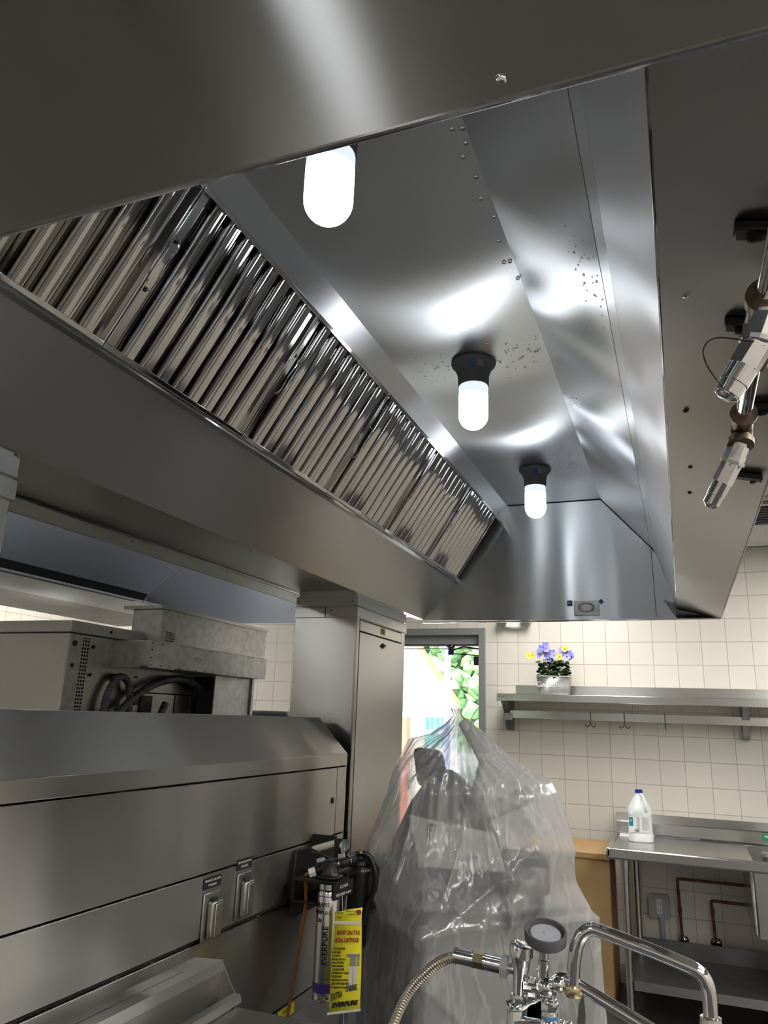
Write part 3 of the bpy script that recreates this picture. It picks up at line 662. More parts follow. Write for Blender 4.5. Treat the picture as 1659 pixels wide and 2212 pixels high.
# ================================================================= OVEN BEHIND THE UTILITY WALL
OV = thing('conveyor_oven', (-2.7, 2.75, 0), 'boxy steel oven behind the utility wall with dark cables on its side', 'oven')
OX = -2.10
obj('body', MB().box(-3.30, OX, 2.158, 3.30, .12, 1.812), 'plain', OV, bevel=.003)
obj('top_cover', MB().box(-3.32, OX+.012, 2.146, 2.92, 1.812, 1.857), 'plain', OV, bevel=.003)
for xx in (-3.2, -2.2):
    for yy in (2.25, 3.2): obj('leg', MB().cyl((xx, yy, 0), (xx, yy, .12), .03), 'plain', OV)
obj('corner_stile', MB().box(OX, OX+.004, 2.158, 2.225, .9, 1.808), 'galv', OV)
obj('vent_strip', MB().box(OX, OX+.003, 2.225, 2.262, .9, 1.800), 'perf', OV)
for (yy, zz, r) in ((2.185, 1.775, .011), (2.185, 1.695, .007), (2.285, 1.77, .006), (2.285, 1.665, .006), (2.36, 1.835, .006), (2.40, 1.742, .006), (2.42, 1.672, .006), (2.55, 1.672, .005)):
    obj('side_bolt', MB().lathe((OX+(.012 if zz > 1.81 else .004), yy, zz), (1, 0, 0), [(0, r), (.003, r), (.006, r*.4)], 12), 'blackm', OV)
obj('side_flange', MB().box(OX, OX+.006, 2.355, 2.40, 1.705, 1.80).box(OX+.004, -1.95, 2.36, 2.39, 1.700, 1.707), 'galv', OV)
cbx = obj('control_box', MB().box(OX, -1.915, 2.39, 3.29, 1.707, 1.806), 'galv', OV, bevel=.002)
obj('box_overlap', MB().box(-1.915, -1.912, 2.388, 2.55, 1.703, 1.808), 'galv', cbx)
rv = MB()
for k in range(15): rv.lathe((-1.9115, 2.40+k*.061, 1.712), (1, 0, 0), [(0, .0032), (.002, .002)], 8)
for (yy, zz) in ((2.40, 1.74), (2.40, 1.77), (2.40, 1.797), (2.46, 1.797), (2.70, 1.76), (2.73, 1.758), (2.80, 1.80), (3.15, 1.80)): rv.lathe((-1.9115, yy, zz), (1, 0, 0), [(0, .0032), (.002, .002)], 8)
obj('rivets', rv, 'blackm', cbx)
tb = obj('junction_box', MB().box(-2.16, -2.005, 2.56, 3.42, 1.806, 1.955), 'galv', OV, bevel=.002)
obj('box_lid', MB().box(-2.20, -2.001, 2.545, 3.43, 1.955, 1.969), 'plain', tb)
npl = obj('name_plate', MB().box(-2.005, -2.003, 2.575, 2.665, 1.822, 1.868), 'galv', tb)
for i in range(5): text('plate_text', 'VOLTS AMPS HZ PH', 'ink', npl, (-2.003, 2.62, 1.861-i*.0085), (0, 1, 0), (0, 0, 1), .0075)
obj('riser_duct', MB().box(OX, -1.985, 2.96, 3.27, .9, 1.707), 'galv', OV, bevel=.002)
obj('riser_side', MB().box(-2.098, -1.99, 2.955, 2.96, .9, 1.70), 'blackm', OV)
obj('riser_edge', MB().box(-2.0, -1.975, 3.27, 3.29, .9, 1.72), 'galv', OV)
def corr(name, pts, r, m, parent, ring=.0085, amp=1.16):
    P_ = spline(pts, 24); L = [0]
    for i in range(1, len(P_)): L.append(L[-1]+(P_[i]-P_[i-1]).length)
    n = max(8, int(L[-1]/(ring/4))); out = []; j = 0; rs = []
    for k in range(n+1):
        s = L[-1]*k/n
        while j < len(L)-2 and L[j+1] < s: j += 1
        u = (s-L[j])/max(1e-9, L[j+1]-L[j]); out.append(P_[j].lerp(P_[j+1], min(1, u))); rs.append(r*(amp if k % 4 in (1, 2) else 1.0))
    return obj(name, MB().tube(out, rs, 14), m, parent, angle=80)
XC = OX+.03
corr('looped_cable', [(XC, 2.36, 1.40), (XC, 2.355, 1.56), (XC, 2.385, 1.64), (XC, 2.425, 1.668), (XC, 2.475, 1.645), (XC, 2.495, 1.58), (XC, 2.49, 1.50), (XC, 2.48, 1.40)], .0125, 'conduit', OV, .012)
corr('arched_cable', [(XC+.01, 2.33, 1.40), (XC+.01, 2.43, 1.53), (XC+.01, 2.56, 1.62), (XC+.01, 2.72, 1.672), (XC+.01, 2.86, 1.675), (XC+.01, 2.965, 1.645)], .014, 'conduit', OV, .012)
corr('short_cable', [(XC+.03, 2.62, 1.42), (XC+.03, 2.66, 1.52), (XC+.02, 2.70, 1.57)], .014, 'conduit', OV, .012)
obj('access_panel', MB().box(OX, OX+.006, 2.55, 2.93, 1.40, 1.612), 'plain', OV, bevel=.001)
obj('panel_edge', MB().tube([(OX+.008, 2.55, 1.612), (OX+.008, 2.93, 1.612), (OX+.008, 2.93, 1.40)], .003, 6).tube([(OX+.008, 2.82, 1.61), (OX+.008, 2.82, 1.42)], .002, 6), 'blackm', OV)
obj('socket_block', MB().box(OX+.006, OX+.02, 2.535, 2.565, 1.56, 1.60).box(OX+.006, OX+.014, 2.585, 2.66, 1.53, 1.60), 'black', OV, bevel=.003)

cab = thing('dark_cabinet', (-2.45, 4.3, 0), 'low dark topped appliance just showing behind the utility wall end', 'appliance')
obj('body', MB().box(-2.62, -2.25, 4.15, 4.5, 0, 1.53), 'plain', cab, bevel=.01)
obj('top', MB().box(-2.63, -2.24, 4.14, 4.5, 1.53, 1.56), 'grey_rubber', cab, bevel=.01)

# ================================================================= FOREGROUND APPLIANCE AT LOWER LEFT
TP = thing('tilting_griddle', (-.95, 1.3, 0), 'steel appliance with rear ledge and trough in front of utility wall', 'griddle')
obj('rear_ledge', MB().sheet([(-1.235, .921), (-1.152, .926), (-1.148, .905)], .55, 1.868, .003), 'chase', TP)
obj('ledge_seam', MB().box(-1.190, -1.188, .55, 1.75, .9255, .9272), 'seam', TP)
obj('trough', MB().sheet([(-1.155, .905), (-1.160, .80), (-1.115, .80), (-1.113, .852)], .55, 1.866, .003), 'chase', TP)
obj('trough_end', MB().prism([(-1.153, 1.866, .925), (-1.16, 1.866, .80), (-1.10, 1.866, .80), (-1.105, 1.866, .856)], (0, .003, 0)), 'chase', TP)
obj('front_rim', MB().sheet([(-1.113, .852), (-1.106, .859), (-1.092, .857), (-1.088, .842)], .55, 1.866, .003), 'chase', TP)
obj('flat_lid', MB().box(-1.088, -.60, .55, 1.846, .812, .840), 'plain', TP, bevel=.006)
obj('body', MB().box(-1.20, -.62, .57, 1.84, .15, .80), 'plain', TP, bevel=.01)
for xx in (-1.1, -.68):
    for yy in (.7, 1.7): obj('leg', MB().cyl((xx, yy, 0), (xx, yy, .15), .025), 'plain', TP)

# ================================================================= WATER FILTER
WF = thing('water_filter', (-1.15, 2.5, .95), 'water filter assembly with silver cartridge and black housing hung on the utility wall', 'water filter')
cc = V((-1.112, 2.42, 0)); R0 = .0375
obj('dark_reflection_plate', MB().box(-1.252, -1.240, 2.42, 2.74, .90, 1.105), 'black', WF, bevel=.003)  # black sheet, mostly painting the dark reflection in the steel behind the filter
obj('wall_bracket', MB().box(-1.240, -1.15, 2.40, 2.60, .955, .960).box(-1.240, -1.075, 2.48, 2.74, 1.030, 1.040).obox((-1.20, 2.52, 1.085), (.04, .02, -.02), (0, .004, 0), (0, 0, .004)), 'black', WF)
hd = obj('filter_head', MB().box(-1.215, -1.066, 2.372, 2.475, 1.024, 1.034).lathe((cc.x, cc.y, 1.034), (0, 0, 1), [(0, .040), (.004, .044), (.009, .044), (.012, .035), (.02, .030), (.05, .028), (.055, .02)], 28), 'black', WF, bevel=.0015)
plate = obj('label_plate', MB().obox((-1.066, 2.43, 1.003), V((.055, -.02, 0)).normalized()*0+V((.012, .048, .004)), V((.0015, -.0004, 0)), (0, 0, .023)), 'black', hd)
ld = V((.012, .048, .004)).normalized()
text('plate_text', 'CLARIS', 'white_ink', plate, (-1.0642, 2.43, 1.014), ld, (0, 0, 1), .013)
text('plate_text', 'PENTAIR water', 'white_ink', plate, (-1.0642, 2.43, .992), ld, (0, 0, 1), .012)
obj('valve_body', MB().tube([(-1.155, 2.40, 1.056), (-1.12, 2.415, 1.069), (-1.075, 2.435, 1.080), (-1.06, 2.50, 1.084)], .0125, 18).cyl((-1.135, 2.408, 1.063), (-1.12, 2.415, 1.069), .017).cyl((-1.10, 2.42, 1.074), (-1.085, 2.43, 1.078), .017), 'black', hd)
obj('valve_ring', MB().lathe((-1.117, 2.416, 1.070), (.9, .25, .25), [(0, .0185), (.002, .0185)], 20).lathe((-1.084, 2.43, 1.0785), (.9, .25, .2), [(0, .0185), (.002, .0185)], 20).lathe((-1.068, 2.46, 1.083), (.3, .9, .1), [(0, .0165), (.002, .0165)], 20), 'chrome', hd)
obj('valve_tab', MB().obox((-1.141, 2.405, 1.088), (.012, .003, .003), (0, .004, 0), (-.001, 0, .006)).obox((-1.078, 2.43, 1.103), (.010, .002, .002), (0, .004, 0), (-.001, 0, .006)), 'grey_plastic', hd, bevel=.001)
obj('white_nut', MB().tube([(-1.173, 2.388, 1.048), (-1.155, 2.398, 1.055)], .0145, 6), 'white_plastic', hd, angle=20)
obj('copper_tube', MB().tube(spline([(-1.165, 2.392, 1.051), (-1.182, 2.385, 1.042), (-1.190, 2.40, 1.02), (-1.195, 2.42, .95), (-1.205, 2.42, .86), (-1.218, 2.42, .75), (-1.232, 2.41, .62), (-1.235, 2.38, .56)], 6), .0055, 12), 'tube', WF)
can = obj('cartridge', MB().lathe((cc.x, cc.y, 1.022), (0, 0, -1), [(0, .030), (.002, .0355), (.018, .0355), (.020, .0372), (.024, .0355), (.030, R0), (.315, R0), (.322, .0365), (.326, .0385), (.334, .0375), (.338, .03)], 40), 'can', WF)
obj('purple_band', MB().lathe((cc.x, cc.y, .738), (0, 0, -1), [(0, R0), (0, R0+.0006), (.027, R0+.0006), (.0271, R0)], 40), 'purple', can)
obj('thin_band', MB().lathe((cc.x, cc.y, .9865), (0, 0, -1), [(0, R0), (0, R0+.0005), (.0025, R0+.0005), (.0026, R0)], 40), 'purple', can)
def oncan(a, z): return (cc.x+math.cos(a)*R0, cc.y+math.sin(a)*R0, z)
ac = math.atan2(-2.42, 1.112)          # towards the viewer
def tg(a): return (-math.sin(a), math.cos(a), 0)
text('cartridge_name', 'EVERPURE', 'ink', can, oncan(ac-.12, .845), (0, 0, 1), tuple(-c for c in tg(ac-.12)), .023, wrap=(cc, R0), bold=.0006, spacing=1.08)
text('cartridge_text', 'CLARIS', 'ink', can, oncan(ac-.55, .962), tg(ac-.55), (0, 0, 1), .015, wrap=(cc, R0), bold=.0002)
text('cartridge_text', 'EVERPURE', 'ink', can, oncan(ac-.62, .938), tg(ac-.62), (0, 0, 1), .015, wrap=(cc, R0), bold=.0002)
text('cartridge_text', 'CM', 'ink', can, oncan(ac-.85, .915), tg(ac-.85), (0, 0, 1), .015, wrap=(cc, R0), bold=.0002)
text('cartridge_text', '------- ---------', 'ink', can, oncan(ac, .752), tg(ac), (0, 0, 1), .006, wrap=(cc, R0))
# blue canister behind
hs = obj('black_housing', MB().lathe((-1.100, 2.64, 1.045), (0, 0, -1), [(0, .030), (.004, .044), (.012, .046), (.03, .044), (.08, .040), (.18, .036), (.255, .033), (.262, .028)], 32), 'black', WF)
text('housing_text', 'SCALE STICK', 'white_ink', hs, (-1.100+math.cos(ac+.35)*.046, 2.64+math.sin(ac+.35)*.046, 1.030), tg(ac+.35), (0, 0, 1), .010, wrap=((-1.1, 2.64, 0), .047))
obj('housing_cap', MB().lathe((-1.10, 2.64, 1.045), (0, 0, 1), [(0, .040), (.012, .038), (.02, .030), (.034, .028), (.038, .02)], 28).tube([(-1.10, 2.60, 1.07), (-1.12, 2.50, 1.06)], .016, 14), 'black', hs)
obj('flush_hose', MB().tube(spline([(-1.100, 2.61, 1.078), (-1.075, 2.61, 1.086), (-1.048, 2.62, 1.068), (-1.029, 2.62, 1.02), (-1.034, 2.62, .965), (-1.058, 2.62, .915), (-1.066, 2.62, .86)], 8), [.010]*40+[.012]*9, 14), 'black', WF)
obj('brass_stud', MB().lathe((-1.082, 2.60, 1.086), (0, 0, 1), [(0, .009), (.006, .009), (.010, .006), (.012, .001)], 16), 'brass', WF)
obj('drain_pipe', MB().cyl((-1.240, 2.545, 1.091), (-1.155, 2.55, 1.120), .0115), 'cream_plastic', WF)
obj('pipe_hook', MB().obox((-1.142, 2.552, 1.105), (.012, .002, .001), (0, .012, 0), (-.002, 0, .030)).box(-1.25, -1.16, 2.56, 2.57, 1.105, 1.14), 'black', WF)
obj('pressure_gauge', MB().lathe((-1.130, 2.552, 1.108), (.95, -.2, .05), [(0, .022), (.008, .026), (.012, .026), (.013, .022)], 26), 'chrome', WF)
# hanging yellow bag
tx = V((.92, .36, .02)).normalized(); tc_ = V((-1.012, 2.352, .83)); tu = V((0, 0, 1)); tn = tx.cross(tu)
TG = thing('yellow_tag', tuple(tc_), 'yellow instruction bag with red heading hanging on a wire beside silver cartridge', 'tag')
def tp(u, v, n=0): return tc_+tx*u+tu*v+tn*n
b = MB(); rows = [(.137, 0.004, .045), (.118, .002, .043), (.105, -.001, .043), (.04, 0, .046), (-.05, .004, .048), (-.115, .001, .048), (-.140, 0, .049)]
vs = []
for (v, n, hw) in rows:
    vs += [tp(-hw+.003, v-.01, n), tp(0, v, n+.002), tp(hw, v+.006, n)]
q = [(3*i+j, 3*i+j+1, 3*i+j+4, 3*i+j+3) for i in range(len(rows)-1) for j in range(2)]
b.add(vs, q)
bg = obj('bag', b, 'yellow', TG); so = bg.modifiers.new('thick', 'SOLIDIFY'); so.thickness = .0015; so.offset = -1
obj('white_stripe', MB().obox(tp(0, .100, .0045), tx*.042, tu*.0045+tx*.0, tn*.0004), 'white_ink', TG)
obj('clear_edge', MB().obox(tp(0, -.143, .002), tx*.050+tu*.006, tu*.003, tn*.001), 'white_plastic', TG)
text('tag_heading', 'MUST ON THE', 'red_ink', TG, tp(.004, .072, .0055), tx, tu, .0165, bold=.0006, squash=.66)
text('tag_heading', 'METAL CARTRIDGE!', 'red_ink', TG, tp(.001, .051, .0055), tx, tu, .0165, bold=.0006, squash=.50)
for i, s in enumerate(('CARTRIDGES', 'have built', 'recessed', 'fittings. Like the', 'new, to safely', 'Also Available', 'YOUR FILTER', 'WARRANTY AND', 'YOUR NSF', 'CERTIFICATIONS', 'Call 1-800-323-7873', 'for approved model')):
    text('tag_text', s, 'ink', TG, tp(-.043, .028-i*.0095, .0058), tx, tu, .0078, align='LEFT', bold=.0002, squash=.85)
for i, (s, u, v) in enumerate((('A  FRONT', -.028, .131), ('/ REAR', -.028, .119), ('DO NOT USE', .012, .137), ('GAS OIL', .012, .128))):
    text('tag_text', s, 'ink', TG, tp(u, v-.004, .0068), tx, tu, .0065)
obj('no_symbol', MB().lathe(tp(.034, .130, .0055), tn, [(0, .0075), (.0006, .0075)], 20), 'red_ink', TG)
pic = obj('printed_picture', MB().obox(tp(.022, .010, .006), tx*.020, tu*.004, tn*.0004).obox(tp(.022, -.005, .006), tx*.008, tu*.014, tn*.0004).obox(tp(.038, -.004, .006), tx*.003, tu*.014, tn*.0004).obox(tp(.016, -.078, .006), tx*.005, tu*.008, tn*.0004).obox(tp(.029, -.076, .006), tx*.005, tu*.008, tn*.0004), 'grey_ink', TG)
obj('printed_cartridges', MB().obox(tp(.016, -.045, .006), tx*.0055, tu*.025, tn*.0004).obox(tp(.029, -.044, .006), tx*.0055, tu*.025, tn*.0004), 'white_ink', TG)
text('handwriting', 'EXTRA', 'ink', TG, tp(-.024, -.100, .0062), (tx+tu*.35), tu, .026, squash=.46, bold=.0003)
text('handwriting', 'O-RING', 'ink', TG, tp(.020, -.079, .0064), (tx+tu*.2), tu, .022, squash=.48, bold=.0003)
text('brand_print', 'EVERPURE', 'ink', TG, tp(.002, -.121, .0062), (tx+tu*.12), (tu+tx*.25), .018, squash=.95, bold=.0012)
obj('hanging_wire', MB().tube([tp(-.018, .135, .002), (-1.045, 2.375, 1.0)], .0008, 6), 'white_plastic', TG)

# ================================================================= PLASTIC-COVERED MACHINE
cor = [V((-.79, 2.45, 0)), V((-.32, 2.93, 0)), V((-.69, 3.28, 0)), V((-1.165, 2.775, 0))]
ST = thing('machine_stand', (-.74, 2.86, 0), 'square steel stand under the plastic cover carrying the dark machine', 'stand')
obj('top', MB().prism([c+V((0, 0, .875)) for c in cor], (0, 0, .02)), 'plain', ST)
obj('cabinet', MB().prism([c*.96+V((-.74, 2.86, 0))*.04+V((0, 0, .10)) for c in cor], (0, 0, .775)), 'plain', ST)
for c in cor:
    q = c*.85+V((-.74, 2.86, 0))*.15; obj('leg', MB().cyl((q.x, q.y, 0), (q.x, q.y, .10), .02), 'plain', ST)
ex = V((.70, .714, 0)).normalized(); ey = V((-.714, .70, 0)).normalized()
def mp(u, v, z): return V((-.79, 2.80, 0))+V((.964, .266, 0))*u+V((-.266, .964, 0))*v+V((0, 0, z))
EU, EV = V((.964, .266, 0)), V((-.266, .964, 0))
SL = thing('food_slicer', (-.78, 2.84, .9), 'dark grey machine with pale front plate seen blurred through the plastic', 'machine')
obj('base', MB().obox(mp(-.01, .03, .975), EU*.31, EV*.13, (0, 0, .075)), 'slicer', SL, bevel=.03)
obj('right_housing', MB().obox(mp(.235, .04, 1.03), EU*.09, EV*.10, (0, 0, .06)), 'slicer', SL, bevel=.02)
obj('head', MB().prism([mp(-.23, -.08, 1.02), mp(.10, -.08, 1.02), mp(.16, -.08, 1.12), mp(.06, -.08, 1.30), mp(-.02, -.08, 1.37), mp(-.10, -.08, 1.35), mp(-.17, -.08, 1.25), mp(-.23, -.08, 1.12)], EV*.20), 'slicer', SL, bevel=.03)
fpn = obj('front_plate', MB().prism([mp(-.13, -.115, 1.05), mp(.17, -.115, 1.05), mp(.13, -.115, 1.17), mp(-.17, -.115, 1.22)], EV*.02), 'slicer_pale', SL, bevel=.006)
text('plate_letter', 'F', 'ink', fpn, tuple(mp(-.09, -.117, 1.17)), EU, (0, 0, 1), .06, bold=.002)
obj('nameplate', MB().obox(mp(.04, -.118, 1.09), EU*.035, EV*.002, (0, 0, .008)), 'grey_ink', SL)
obj('hopper', MB().prism([mp(-.15, .05, 1.30), mp(-.03, .05, 1.30), mp(-.06, .05, 1.43), mp(-.17, .05, 1.44)], EV*.12), 'slicer', SL, bevel=.02)
obj('arm', MB().tube([mp(.05, .05, 1.2), mp(.10, .05, 1.40), mp(.02, .05, 1.54)], .02).tube([mp(.05, .0, 1.2), mp(.27, .0, 1.30)], .03), 'slicer_pale', SL)
obj('side_label', MB().obox(mp(.28, -.063, 1.045), EU*.025, EV*.002, (0, 0, .018)), 'grey_plastic', SL)

AX = V((-.80, 2.87))
def poly_r(poly, th):
    d = V((math.cos(th), math.sin(th))); best = 9
    for i in range(len(poly)):
        a = V(poly[i])-AX; b = V(poly[(i+1) % len(poly)])-AX; e = b-a
        den = d.x*e.y-d.y*e.x
        if abs(den) < 1e-9: continue
        t = (a.x*e.y-a.y*e.x)/den; s = (a.x*d.y-a.y*d.x)/den
        if t > 0 and -1e-6 <= s <= 1+1e-6: best = min(best, t)
    return best if best < 9 else .02
K = [(.10, [(-.80, 2.36), (-.27, 2.90), (-.68, 3.34), (-1.19, 2.74)]),
     (.55, [(-.79, 2.40), (-.29, 2.92), (-.68, 3.32), (-1.175, 2.755)]),
     (.86, [(-.79, 2.435), (-.305, 2.93), (-.69, 3.295), (-1.175, 2.77)]),
     (.905, [(-.79, 2.44), (-.315, 2.93), (-.69, 3.29), (-1.172, 2.77)]),
     (.95, [(-.82, 2.50), (-.50, 2.70), (-.345, 2.91), (-.70, 3.22), (-1.18, 2.80), (-1.10, 2.65)]),
     (1.02, [(-.84, 2.56), (-.48, 2.72), (-.382, 2.90), (-.70, 3.16), (-1.175, 2.82), (-1.10, 2.66)]),
     (1.12, [(-.84, 2.60), (-.46, 2.75), (-.372, 2.88), (-.66, 3.10), (-1.15, 2.86), (-1.08, 2.68)]),
     (1.20, [(-.84, 2.62), (-.50, 2.74), (-.395, 2.88), (-.64, 3.06), (-1.13, 2.90), (-1.04, 2.70)]),
     (1.30, [(-.84, 2.63), (-.54, 2.73), (-.43, 2.87), (-.66, 3.03), (-1.10, 2.92), (-1.00, 2.71)]),
     (1.345, [(-.84, 2.66), (-.60, 2.74), (-.46, 2.87), (-.68, 3.02), (-1.085, 2.92), (-.98, 2.72)]),
     (1.40, [(-.82, 2.73), (-.66, 2.78), (-.58, 2.87), (-.70, 2.98), (-1.065, 2.93), (-.96, 2.76)]),
     (1.47, [(-.80, 2.80), (-.70, 2.82), (-.675, 2.88), (-.74, 2.94), (-1.035, 2.93), (-.96, 2.84)]),
     (1.490, [(-.79, 2.82), (-.71, 2.84), (-.69, 2.88), (-.75, 2.92), (-.93, 2.90), (-.90, 2.85)]),
     (1.53, [(-.80, 2.85), (-.755, 2.855), (-.745, 2.88), (-.78, 2.90), (-.86, 2.88), (-.85, 2.86)]),
     (1.565, [(-.805, 2.862), (-.79, 2.864), (-.79, 2.874), (-.805, 2.878), (-.825, 2.872), (-.825, 2.866)]),
     (1.590, [(-.82, 2.858), (-.795, 2.86), (-.795, 2.876), (-.81, 2.882), (-.835, 2.876), (-.835, 2.862)])]
CR = [((-1.548, .10), (-1.548, .905)), ((-1.548, .90), (-.7, .903)), ((-.7, .903), (.123, .903)), ((-1.548, .90), (-2.88, .903)), ((-0.511, 1.357), (-0.737, 1.143)), ((-0.995, 1.309), (-0.737, 1.143)), ((-0.737, 1.143), (-0.755, 1.048)), ((-0.755, 1.048), (-1.583, 0.89)), ((-0.754, 1.055), (-0.448, 1.127)), ((-0.511, 1.357), (-0.995, 1.309)), ((-1.177, 1.294), (-1.36, 1.383)), ((-1.36, 1.383), (-2.015, 1.328)), ((-0.511, 1.357), (-0.448, 1.127)), ((-2.224, 1.475), (-1.981, 1.328)), ((-2.379, 1.211), (-2.015, 1.328)), ((-0.755, 1.048), (-0.775, 0.918)), ((-0.995, 1.309), (-0.896, 1.081)), ((-1.981, 1.328), (-2.048, 1.015)), ((-1.583, 0.89), (-1.243, 1.173)), ((-1.707, 0.828), (-1.188, 0.62)), ((-0.594, 1.28), (-0.454, 1.203))]
NT = 380; zs = []
for i in range(len(K)-1):
    n = max(2, int((K[i+1][0]-K[i][0])/.009))
    for k in range(n): zs.append((i, k/n))
zs.append((len(K)-2, 1.0))
tabs = [[poly_r(p, 2*PI*j/NT) for j in range(NT)] for z, p in K]
for tb_ in tabs:                                     # soften the corners
    for _ in range(1):
        s = tb_[:]
        for j in range(NT): tb_[j] = (s[j-1]+s[j]*2+s[(j+1) % NT])/4
vs = []
for (i, u) in zs:
    z = K[i][0]*(1-u)+K[i+1][0]*u
    for j in range(NT):
        th = 2*PI*j/NT; r = tabs[i][j]*(1-u)+tabs[i+1][j]*u
        top = min(1, max(0, (z-1.15)/.3))
        f = 1-abs(noise.noise(V((th*5.0+z*1.5, z*1.2, 3.1))))*2.2
        f2 = 1-abs(noise.noise(V((math.cos(th)*7, math.sin(th)*7, z*1.3+5))))*2
        f3 = 1-abs(noise.noise(V((math.cos(th)*2.5+z*3, math.sin(th)*2.5-z*2, z*4+9))))*2.4
        f4 = math.sin(th*34+3*noise.noise(V((th*3, z*2, 0))))
        dr = top*(.006*f2+.008*f4)*min(1, r/.08)+.003*f3+(1-top)*.004*f*(0.4 if z < .93 else 1)
        if z < .93: dr *= .25
        for (a0, z0), (a1, z1) in CR:
            aa = th if th < PI else th-2*PI
            ux, uz = (a1-a0)*.30, z1-z0; L2 = ux*ux+uz*uz
            px_, pz = (aa-a0)*.30, z-z0; t_ = max(0, min(1, (px_*ux+pz*uz)/L2))
            dd = math.hypot(px_-ux*t_, pz-uz*t_)
            if dd < .05: dr += (.009*math.exp(-(dd/.008)**2)+.010*math.exp(-(dd/.035)**2))*(.6 if z0 < .91 else 1)
        r = max(.004, r+dr-.004)
        vs.append((AX.x+math.cos(th)*r, AX.y+math.sin(th)*r, z))
nr = len(zs)
fs = [(i*NT+j, i*NT+(j+1) % NT, (i+1)*NT+(j+1) % NT, (i+1)*NT+j) for i in range(nr-1) for j in range(NT)]
cv = obj('plastic_cover', MB().add(vs, fs), 'film', angle=180)
tag(cv, 'cloudy clear plastic sheet draped to a peak over machine before the door', 'plastic sheet')
obj('tied_knot', MB().tube(spline([(-.795, 2.85, 1.535), (-.77, 2.845, 1.55), (-.745, 2.85, 1.54), (-.76, 2.84, 1.50)], 5), [.004]*16, 8), 'film', cv)
# cord at the left of the cover
tag(obj('power_cord', MB().tube(spline([(-1.12, 2.60, 1.0), (-1.10, 2.50, .80), (-1.04, 2.42, .62), (-1.0, 2.36, .40), (-1.0, 2.34, .012), (-1.05, 2.8, .012)], 8), .004, 8), 'conduit'), 'thin grey cord hanging down at left of the plastic cover', 'cord')

# ================================================================= FAUCET
CT = thing('faucet_counter', (-.2, 1.36, 0), 'steel worktop below the frame carrying the pot filler faucet', 'counter')
obj('top', MB().box(-.38, .5, 1.12, 1.62, .87, .90), 'plain', CT, bevel=.003)
for xx in (-.34, .45):
    for yy in (1.16, 1.57): obj('leg', MB().cyl((xx, yy, 0), (xx, yy, .87), .02), 'plain', CT)
FY = 1.40
def A(x, z, dy=0): return (x, FY+dy, z)
FA = thing('pot_filler_faucet', (-.24, FY, .90), 'chrome faucet with grey wheel handle, flexible hose and jointed spout in foreground', 'faucet')
corr('flexible_hose', [A(-.50, .55, -.03), A(-.53, .75, -.03), A(-.53, .93, -.03), A(-.515, 1.0, -.02), A(-.483, 1.08, 0), A(-.445, 1.123, 0), A(-.416, 1.144), A(-.390, 1.153)], .0082, 'hose', FA, .0048, 1.10)
obj('hose_coupling', MB().cyl(A(-.394, 1.1535), A(-.364, 1.152), .0125).cyl(A(-.3425, 1.151), A(-.314, 1.149), .0130), 'chrome', FA)
obj('coupling_rim', MB().cyl(A(-.397, 1.1536), A(-.394, 1.1535), .0135).cyl(A(-.366, 1.1522), A(-.363, 1.152), .0135).cyl(A(-.345, 1.1512), A(-.341, 1.151), .0135), 'chrome', FA)
obj('hex_nut', MB().tube([A(-.363, 1.152), A(-.345, 1.151)], .0132, 6), 'brass', FA, angle=20)
obj('flange_nut', MB().tube([A(-.315, 1.149), A(-.304, 1.148)], .0185, 6).cyl(A(-.304, 1.148), A(-.284, 1.146), .0085), 'grey_plastic', FA, angle=20)
obj('branch_neck', MB().tube([A(-.306, 1.148), A(-.295, 1.147), A(-.278, 1.144)], [.0095, .0085, .011], 18), 'chrome', FA)
obj('valve_post', MB().tube([A(-.2795, 1.188), A(-.280, 1.187), A(-.280, 1.183), A(-.281, 1.168), A(-.2812, 1.164), A(-.282, 1.150), A(-.284, 1.130), A(-.286, 1.108)], [.010, .0165, .0195, .0195, .0165, .0145, .011, .0095], 26), 'chrome', FA)
obj('lower_riser', MB().tube([A(-.2865, 1.110), A(-.287, 1.103), A(-.288, 1.098), A(-.290, 1.095), A(-.295, 1.03), A(-.296, .90)], [.012, .013, .012, .0145, .0145, .0145], 24), 'chrome', FA)
obj('riser_tie', MB().tube(spline([A(-.305, 1.098, -.004), A(-.297, 1.092, -.017), A(-.280, 1.094, -.018), A(-.262, 1.103, -.006), A(-.245, 1.110, .0)], 6), .0028, 10), 'chrome', FA)
wz = V((.10, -.30, .95)).normalized()
wh = obj('wheel_handle', MB().lathe(V(A(-.2395, 1.197)), wz, [(-.006, .022), (-.003, .031), (0, .0345), (.016, .0355), (.018, .0345), (.018, .0315), (.012, .0305), (.009, .029), (.0085, .001)], 40), 'grey_rubber', FA)
obj('handle_disc', MB().lathe(V(A(-.2395, 1.197)), wz, [(.010, .026), (.0125, .025), (.013, .004), (.0145, .003), (.0146, .0005)], 32), 'grey_plastic', wh)
obj('valve_stem', MB().tube([A(-.2415, 1.192), A(-.243, 1.168), A(-.243, 1.167), A(-.245, 1.138)], [.0078, .0078, .0092, .0092], 20).cyl(A(-.2545, 1.152), A(-.248, 1.152), .004), 'chrome', FA)
kn = MB().ico(A(-.240, 1.128), .017, 3).cyl(A(-.275, 1.124, -.004), A(-.24, 1.128), .010)
for (x, z) in ((-.268, 1.124), (-.262, 1.134), (-.262, 1.114)): kn.tube([A(x-.006, z, -.008), A(x+.006, z, -.008)], .007, 8)
for k in range(5): kn.tube([A(-.275+k*.011, 1.1235+k*.001, -.001), A(-.270+k*.011, 1.124+k*.001, -.001)], .0125 if k % 2 == 0 else .009, 8)
kn.cyl(A(-.24, 1.128), A(-.222, 1.136, -.006), .011).ico(A(-.219, 1.137, -.008), .0125, 2)
obj('valve_block', kn, 'chrome', FA)
